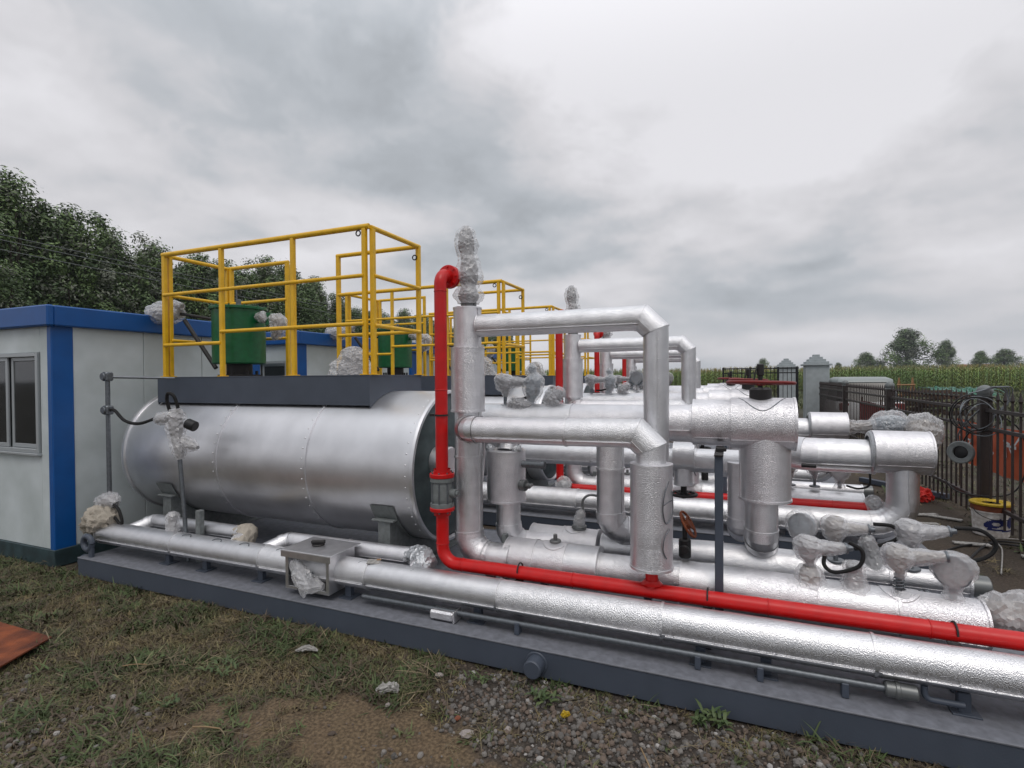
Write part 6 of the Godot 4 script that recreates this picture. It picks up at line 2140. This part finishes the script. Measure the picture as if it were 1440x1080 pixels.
func build_field() -> void:
	rng.seed = 901
	var meshes := []
	for k in 3:
		var mb := Mb.new()
		mb.use_col = true
		mb.col = Color(0.115, 0.14, 0.045)
		mb.tube(PackedVector3Array([Vector3(0, 0, 0), Vector3(0.02, 1.2, 0), Vector3(0.0, 2.2, 0.02)]), 0.016, 4, false)
		var a := rng.randf() * TAU
		for i in 10:
			a += PI + rng.randf_range(-0.5, 0.5)
			var y := 0.35 + i * 0.18
			mb.col = Color(0.09, 0.20, 0.035).lerp(Color(0.21, 0.32, 0.065), rng.randf())
			blade(mb, Vector3(0, y, 0), Vector3(cos(a), 0, sin(a)), 1.3, rng.randf_range(0.55, 0.85), 0.035, 2.2, 4)
		mb.col = Color(0.24, 0.25, 0.10)
		for i in 5:
			a += 1.3
			blade(mb, Vector3(0, 2.15, 0), Vector3(cos(a), 0, sin(a)), 2.6, 0.34, 0.012, 0.6, 2)
		meshes.append(mb.mesh())
	var field := Node3D.new()
	field.name = "corn_field"
	field.set_meta("kind", "stuff")
	field.set_meta("label", "tall green corn field stretching along the horizon")
	field.set_meta("category", "corn field")
	add_child(field)
	for k in 3:
		var xfs := []
		var cols := []
		for r in 26:
			var d := 54.0 + r * 0.8 + (r * r) * 0.05
			var x0 := -22.0 - r * 0.5
			var x := x0 + rng.randf()
			while x < 72.0 + r * 1.2:
				x += 0.62 * (1.0 + r * 0.03) * rng.randf_range(0.7, 1.3)
				var s := rng.randf_range(0.9, 1.08) * (1.0 + 0.08 * gn.get_noise_2d(x * 0.06, d * 0.06))
				xfs.append(Transform3D(Basis(Vector3.UP, rng.randf() * TAU).scaled(Vector3(s, s, s)), V(x, 0, d + rng.randf_range(-0.25, 0.25))))
				var g := rng.randf_range(0.7, 1.15)
				var wrm := clampf(gn.get_noise_2d(x * 0.05 + 3.0, d * 0.05) + 0.2, 0.0, 0.6)
				cols.append(Color(g * (1.0 + wrm * 0.7), g * (1.0 + wrm * 0.2), g))
		field.add_child(multi(meshes[k], xfs, cols, M.leaf, "corn_plants"), true)
	# rank weeds between the fence and the corn
	var weeds := Node3D.new()
	weeds.name = "field_weeds"
	weeds.set_meta("kind", "stuff")
	weeds.set_meta("label", "rank green weeds between the fence and the corn")
	weeds.set_meta("category", "weeds")
	add_child(weeds)
	var mbw := Mb.new()
	for i in 26:
		var a := rng.randf() * TAU
		blade(mbw, Vector3(rng.randf_range(-0.2, 0.2), 0, rng.randf_range(-0.2, 0.2)), Vector3(cos(a), 0, sin(a)), rng.randf_range(0.8, 2.5), rng.randf_range(0.3, 0.75), 0.02, 1.2, 2)
	var wm := mbw.mesh()
	var xf2 := []
	var c2 := []
	for i in 9000:
		var d := 22.0 + 33.0 * rng.randf()
		var x := rng.randf_range(-14.0, 62.0)
		var n := gn.get_noise_2d(x * 0.25, d * 0.25)
		if d < 34.0 and x > 3.0 and absf(d - 28.0 + n * 2.0) < 2.2:
			continue
		if n < -0.12 and x > 2.0:
			continue
		var s := rng.randf_range(0.35, 0.95) * (1.0 + 0.9 * smoothstep(22.0, 34.0, x) * smoothstep(30.0, 40.0, d))
		if x < 3.5 and d < 26.0:
			s *= 0.4
		xf2.append(Transform3D(Basis(Vector3.UP, rng.randf() * TAU).scaled(Vector3(s, s, s)), V(x, -0.02, d)))
		var g := rng.randf()
		c2.append(Color(0.055, 0.085, 0.025).lerp(Color(0.15, 0.145, 0.055), g))
	weeds.add_child(multi(wm, xf2, c2, M.leaf, "weed_clumps"), true)

# ------------------------------------------------------------------ grass, gravel, litter
func build_grass() -> void:
	rng.seed = 3131
	var meshes := []
	for k in 4:
		var mb := Mb.new()
		for i in 13:
			var a := rng.randf() * TAU
			var l := rng.randf_range(0.03, 0.075) if k < 3 else rng.randf_range(0.025, 0.045)
			blade(mb, Vector3(rng.randf_range(-0.03, 0.03), -0.004, rng.randf_range(-0.03, 0.03)), Vector3(cos(a), 0, sin(a)), rng.randf_range(0.15, 1.6), l, rng.randf_range(0.0014, 0.003) if k < 3 else rng.randf_range(0.004, 0.008), rng.randf_range(0.5, 1.8), 3)
		meshes.append(mb.mesh())
	var sm := Mb.new()
	for i in 7:
		var a := rng.randf() * TAU
		blade(sm, Vector3(rng.randf_range(-0.06, 0.06), rng.randf_range(0.004, 0.022), rng.randf_range(-0.06, 0.06)), Vector3(cos(a), 0, sin(a)), rng.randf_range(0.0, 0.25), rng.randf_range(0.06, 0.15), rng.randf_range(0.001, 0.002), rng.randf_range(0.1, 0.5), 3)
	meshes.append(sm.mesh())
	var gr := Node3D.new()
	gr.name = "grass"
	gr.set_meta("kind", "stuff")
	gr.set_meta("label", "short trampled olive and brown grass before the front skid")
	gr.set_meta("category", "grass")
	add_child(gr)
	var xfs := [[], [], [], [], []]
	var cols := [[], [], [], [], []]
	for i in 46000:
		var x: float
		var d: float
		if i < 36000:
			x = rng.randf_range(-9.0, -0.9)
			d = rng.randf_range(1.1, 2.85)
			if x < -5.9:
				d = rng.randf_range(1.6, 2.85)
		elif i < 41000:
			x = rng.randf_range(-1.2, 1.4)
			d = rng.randf_range(1.7, 2.83)
			if rng.randf() > 0.06 + 0.5 * smoothstep(0.15, 0.4, gn.get_noise_2d(x * 2.0 + 60.0, d * 2.0)) + 0.30 * smoothstep(2.62, 2.82, d) + 0.5 * smoothstep(0.2, 0.5, x) * 0.6:
				continue
		else:
			x = rng.randf_range(1.7, 6.5)
			d = rng.randf_range(3.0, 20.0)
		var g := grass_amt(x, d)
		if i >= 36000 and i < 41000:
			g = 0.8
		if rng.randf() > g * 1.1:
			continue
		var n := gn.get_noise_2d(x * 2.2 + 80.0, d * 2.2)
		var k := 3 if rng.randf() < 0.3 else rng.randi() % 3
		if rng.randf() < 0.05:
			k = 4
		var s := rng.randf_range(0.5, 1.25) * (1.0 + 0.9 * maxf(n, 0.0))
		if n > 0.12 and rng.randf() < 0.14:
			s *= 1.55
		if x > 1.7:
			s *= 1.4
		var h := ground_h(x, d)
		var tilt := Basis(Vector3.RIGHT, rng.randf_range(-0.35, 0.35))
		xfs[k].append(Transform3D((Basis(Vector3.UP, rng.randf() * TAU) * tilt).scaled(Vector3(s, s * rng.randf_range(0.6, 1.2), s)), V(x, h, d)))
		var green := Color(0.080, 0.118, 0.036)
		var straw := Color(0.22, 0.17, 0.08)
		var brown := Color(0.11, 0.08, 0.05)
		var f := clampf(0.36 - n * 1.5 + rng.randf_range(-0.45, 0.45), 0.0, 1.0)
		var c := green.lerp(straw, f) if rng.randf() < 0.62 else brown
		if k == 4:
			c = Color(0.30, 0.245, 0.14).lerp(Color(0.16, 0.125, 0.075), rng.randf())
		cols[k].append(c * rng.randf_range(0.5, 1.0))
	var gm := mat(Color(1, 1, 1), 0.7)
	gm.vertex_color_use_as_albedo = true
	for k in 5:
		gr.add_child(multi(meshes[k], xfs[k], cols[k], gm, "tufts"), true)

func stone_mesh(sd: int, flat: float) -> ArrayMesh:
	var n := FastNoiseLite.new()
	n.seed = sd
	n.frequency = 0.9
	n.fractal_octaves = 2
	n.noise_type = FastNoiseLite.TYPE_CELLULAR
	n.cellular_return_type = FastNoiseLite.RETURN_DISTANCE
	var rows := []
	for i in 7:
		var la := lerpf(-PI / 2 + 0.02, PI / 2 - 0.02, i / 6.0)
		var ring := PackedVector3Array()
		for j in 10:
			var a := TAU * j / 10.0
			var dir := Vector3(cos(la) * cos(a), sin(la), -cos(la) * sin(a))
			var r := 0.62 + 0.55 * n.get_noise_3dv(dir * 1.6) + 0.3
			ring.append(dir * r * Vector3(1, flat, 0.8))
		rows.append(ring)
	# flat facets
	var mb := Mb.new()
	for i in 6:
		for j in 10:
			var q := PackedVector3Array([rows[i][j], rows[i][(j + 1) % 10], rows[i + 1][(j + 1) % 10], rows[i + 1][j]])
			mb.poly(PackedVector3Array([q[0], q[1], q[2]]), q[0] + q[2])
			mb.poly(PackedVector3Array([q[0], q[2], q[3]]), q[0] + q[2])
	return mb.mesh()

func build_gravel() -> void:
	rng.seed = 555
	var g := Node3D.new()
	g.name = "gravel"
	g.set_meta("kind", "stuff")
	g.set_meta("label", "loose grey and brown gravel on the ground before the front skid")
	g.set_meta("category", "gravel")
	add_child(g)
	for k in 5:
		var m := stone_mesh(40 + k, 0.55 + 0.07 * k)
		var xfs := []
		var cols := []
		for i in 9000:
			var x := rng.randf_range(-5.2, 2.4)
			var d := rng.randf_range(1.0, 2.82)
			var a := gravel_amt(x, d)
			var stray := false
			if rng.randf() > a * 0.85:
				if rng.randf() > 0.035:
					continue
				stray = true
			var s := 0.008 + 0.016 * pow(rng.randf(), 2.0)
			if rng.randf() < 0.10:
				s = rng.randf_range(0.02, 0.032)
			if stray:
				s *= 0.7
			if d + s * 1.2 > 2.818:
				continue
			xfs.append(Transform3D(Basis.from_euler(Vector3(rng.randf_range(-0.6, 0.6), rng.randf() * TAU, rng.randf_range(-0.6, 0.6))).scaled(Vector3(s, s, s) * 1.0), V(x, ground_h(x, d) + s * rng.randf_range(0.1, 0.5), d)))
			var t := rng.randf()
			var c := Color(0.13, 0.120, 0.110).lerp(Color(0.25, 0.23, 0.21), t * t)
			if rng.randf() < 0.4 or (x < -2.0 and rng.randf() < 0.5):
				c = Color(0.165, 0.125, 0.098)
			elif rng.randf() < 0.05:
				c = Color(0.42, 0.40, 0.38)
			cols.append(c * rng.randf_range(0.8, 1.2))
		g.add_child(multi(m, xfs, cols, M.stone, "stones"), true)

func rock(label: String, at: Vector3, s: Vector3, m: Material, yaw: float, sd: int, called: String = "loose_stone", cat: String = "stone") -> void:
	var t := thing(called, label, cat, "single stones standing out on the ground" if cat == "stone" else "", at)
	var mi := MeshInstance3D.new()
	mi.name = "stone_body"
	mi.mesh = stone_mesh(sd, 0.6)
	mi.material_override = m
	mi.scale = s
	mi.rotation = Vector3(0.15, yaw, 0.1)
	mi.position = Vector3(0, s.y * 0.35, 0)
	t.add_child(mi)

func leafy_weed(label: String, at: Vector3, n: int, h: float, w: float) -> void:
	var t := thing("leafy_weed", label, "weed", "weeds along the front skid", at)
	var mb := Mb.new()
	mb.use_col = true
	for i in n:
		var a := rng.randf() * TAU
		mb.col = Color(0.05, 0.085, 0.03).lerp(Color(0.10, 0.13, 0.05), rng.randf())
		blade(mb, at + Vector3(rng.randf_range(-w, w), rng.randf() * h * 0.5, rng.randf_range(-w, w) * 0.6), Vector3(cos(a), 0, sin(a)), rng.randf_range(0.4, 1.8), h * rng.randf_range(0.5, 1.0), h * 0.12, 1.4, 4)
	part("leaves", mb, M.leaf, t)

func build_litter() -> void:
	rng.seed = 99
	rock("big pale flat stone among the gravel", V(-1.17, -0.005, 2.23), Vector3(0.055, 0.03, 0.05), M.pale_stone, 0.3, 61)
	rock("small orange brick-coloured stone beside the big pale stone", V(-1.27, -0.005, 2.32), Vector3(0.026, 0.022, 0.026), M.orange_stone, 0.8, 62)
	rock("light grey stone right of the orange one", V(-1.0, -0.005, 2.33), Vector3(0.032, 0.03, 0.03), M.pale_stone, 1.8, 63)
	rock("pale stone lying close under the skid beam left of the trunnion", V(-1.55, -0.005, 2.62), Vector3(0.045, 0.022, 0.03), M.pale_stone, 0.2, 64)
	rock("pale angular stone at the edge of the bare dirt", V(-1.66, -0.005, 2.28), Vector3(0.022, 0.02, 0.022), M.pale_stone, 1.2, 65)
	rock("dark lump of stone on the bare dirt at the bottom", V(-1.78, -0.01, 2.0), Vector3(0.03, 0.02, 0.026), mat(Color(0.30, 0.26, 0.23), 0.9), 0.5, 66)
	var t := thing("white_rag", "crumpled white rag on the dirt near the middle bottom", "rag", "", V(-1.73, 0, 2.38))
	var mb := Mb.new()
	blob(mb, [V(-1.785, 0.004, 2.36), V(-1.75, 0.018, 2.37), V(-1.71, 0.018, 2.395), V(-1.675, 0.002, 2.40)], [0.008, 0.022, 0.020, 0.006], 0.8)
	part("cloth", mb, M.paper, t)
	t = thing("paper_scrap", "torn white paper strip on the grass below the valve box", "paper", "", V(-2.43, 0.02, 2.52))
	mb = Mb.new()
	blob(mb, [V(-2.50, 0.02, 2.50), V(-2.45, 0.035, 2.52), V(-2.41, 0.035, 2.535), V(-2.37, 0.02, 2.55)], [0.004, 0.011, 0.010, 0.003], 0.8)
	part("strip", mb, M.paper, t)
	t = thing("yellow_scrap", "tiny bright yellow wrapper on the gravel", "wrapper", "", V(-0.77, 0.01, 2.52))
	mb = Mb.new()
	blob(mb, [V(-0.79, 0.016, 2.51), V(-0.775, 0.022, 2.515), V(-0.76, 0.022, 2.522), V(-0.748, 0.014, 2.53)], [0.004, 0.012, 0.010, 0.003], 0.8)
	part("foil", mb, M.bright_yellow, t)
	t = thing("rusty_plate", "rusty orange steel plate lying on the grass at the left edge", "steel plate", "", V(-4.5, 0, 1.7))
	mb = Mb.new()
	var top := PackedVector3Array([V(-4.05, 0.055, 2.0), V(-5.4, 0.05, 1.99), V(-5.2, 0.05, 1.1), V(-3.68, 0.05, 1.1)])
	mb.poly(top, Vector3.UP)
	var bot := PackedVector3Array()
	for p in top:
		bot.append(p - Vector3(0, 0.009, 0))
	mb.poly(bot, Vector3.DOWN)
	for i in 4:
		var j := (i + 1) % 4
		mb.poly(PackedVector3Array([top[i], top[j], bot[j], bot[i]]), (top[i] + top[j]) * 0.5 - V(-4.6, 0.05, 1.55))
	part("plate", mb, M.rust, t)
	mb = Mb.new()
	mb.box(Transform3D(Basis(Vector3.UP, 0.1), V(-4.4, 0.015, 1.6)), Vector3(0.5, 0.06, 0.08), 0.005)
	part("bearer", mb, M.plank, t)
	leafy_weed("leafy green weed growing against the skid beam right of the gravel", V(-0.10, 0, 2.74), 46, 0.085, 0.07)
	leafy_weed("low green weed left of the trunnion under the skid beam", V(-1.32, 0, 2.66), 40, 0.05, 0.08)
	leafy_weed("grassy weed just right below the trunnion", V(-0.92, 0, 2.62), 36, 0.07, 0.06)
	leafy_weed("green weed tuft in the middle of the trampled grass", V(-2.75, 0, 2.2), 60, 0.06, 0.12)
	leafy_weed("small weed at the lower edge of the grass", V(-2.72, 0, 1.86), 30, 0.05, 0.05)
	var tl := ["dry twig lying across the grass at the left", "dry twig at the edge of the bare dirt", "dry stalk lying on the gravel at the bottom right"]
	var tp := [[-3.25, 2.02, 0.5, 0.16], [-2.35, 1.78, 0.3, 0.14], [-0.35, 2.35, -1.1, 0.15]]
	for i in 3:
		var q = tp[i]
		var s := thing("dry_twig", tl[i], "twig", "dry twigs on the ground", V(q[0], 0, q[1]))
		mb = Mb.new()
		var dv := Vector3(cos(q[2]), 0, -sin(q[2])) * (q[3] as float) * 0.5
		mb.tube(smooth_path([V(q[0], 0.02, q[1]) - dv, V(q[0], 0.032, q[1]) + Vector3(0, 0, 0.01), V(q[0], 0.02, q[1]) + dv], 4), 0.0035, 6)
		part("stick", mb, mat(Color(0.55, 0.46, 0.34), 0.8), s)
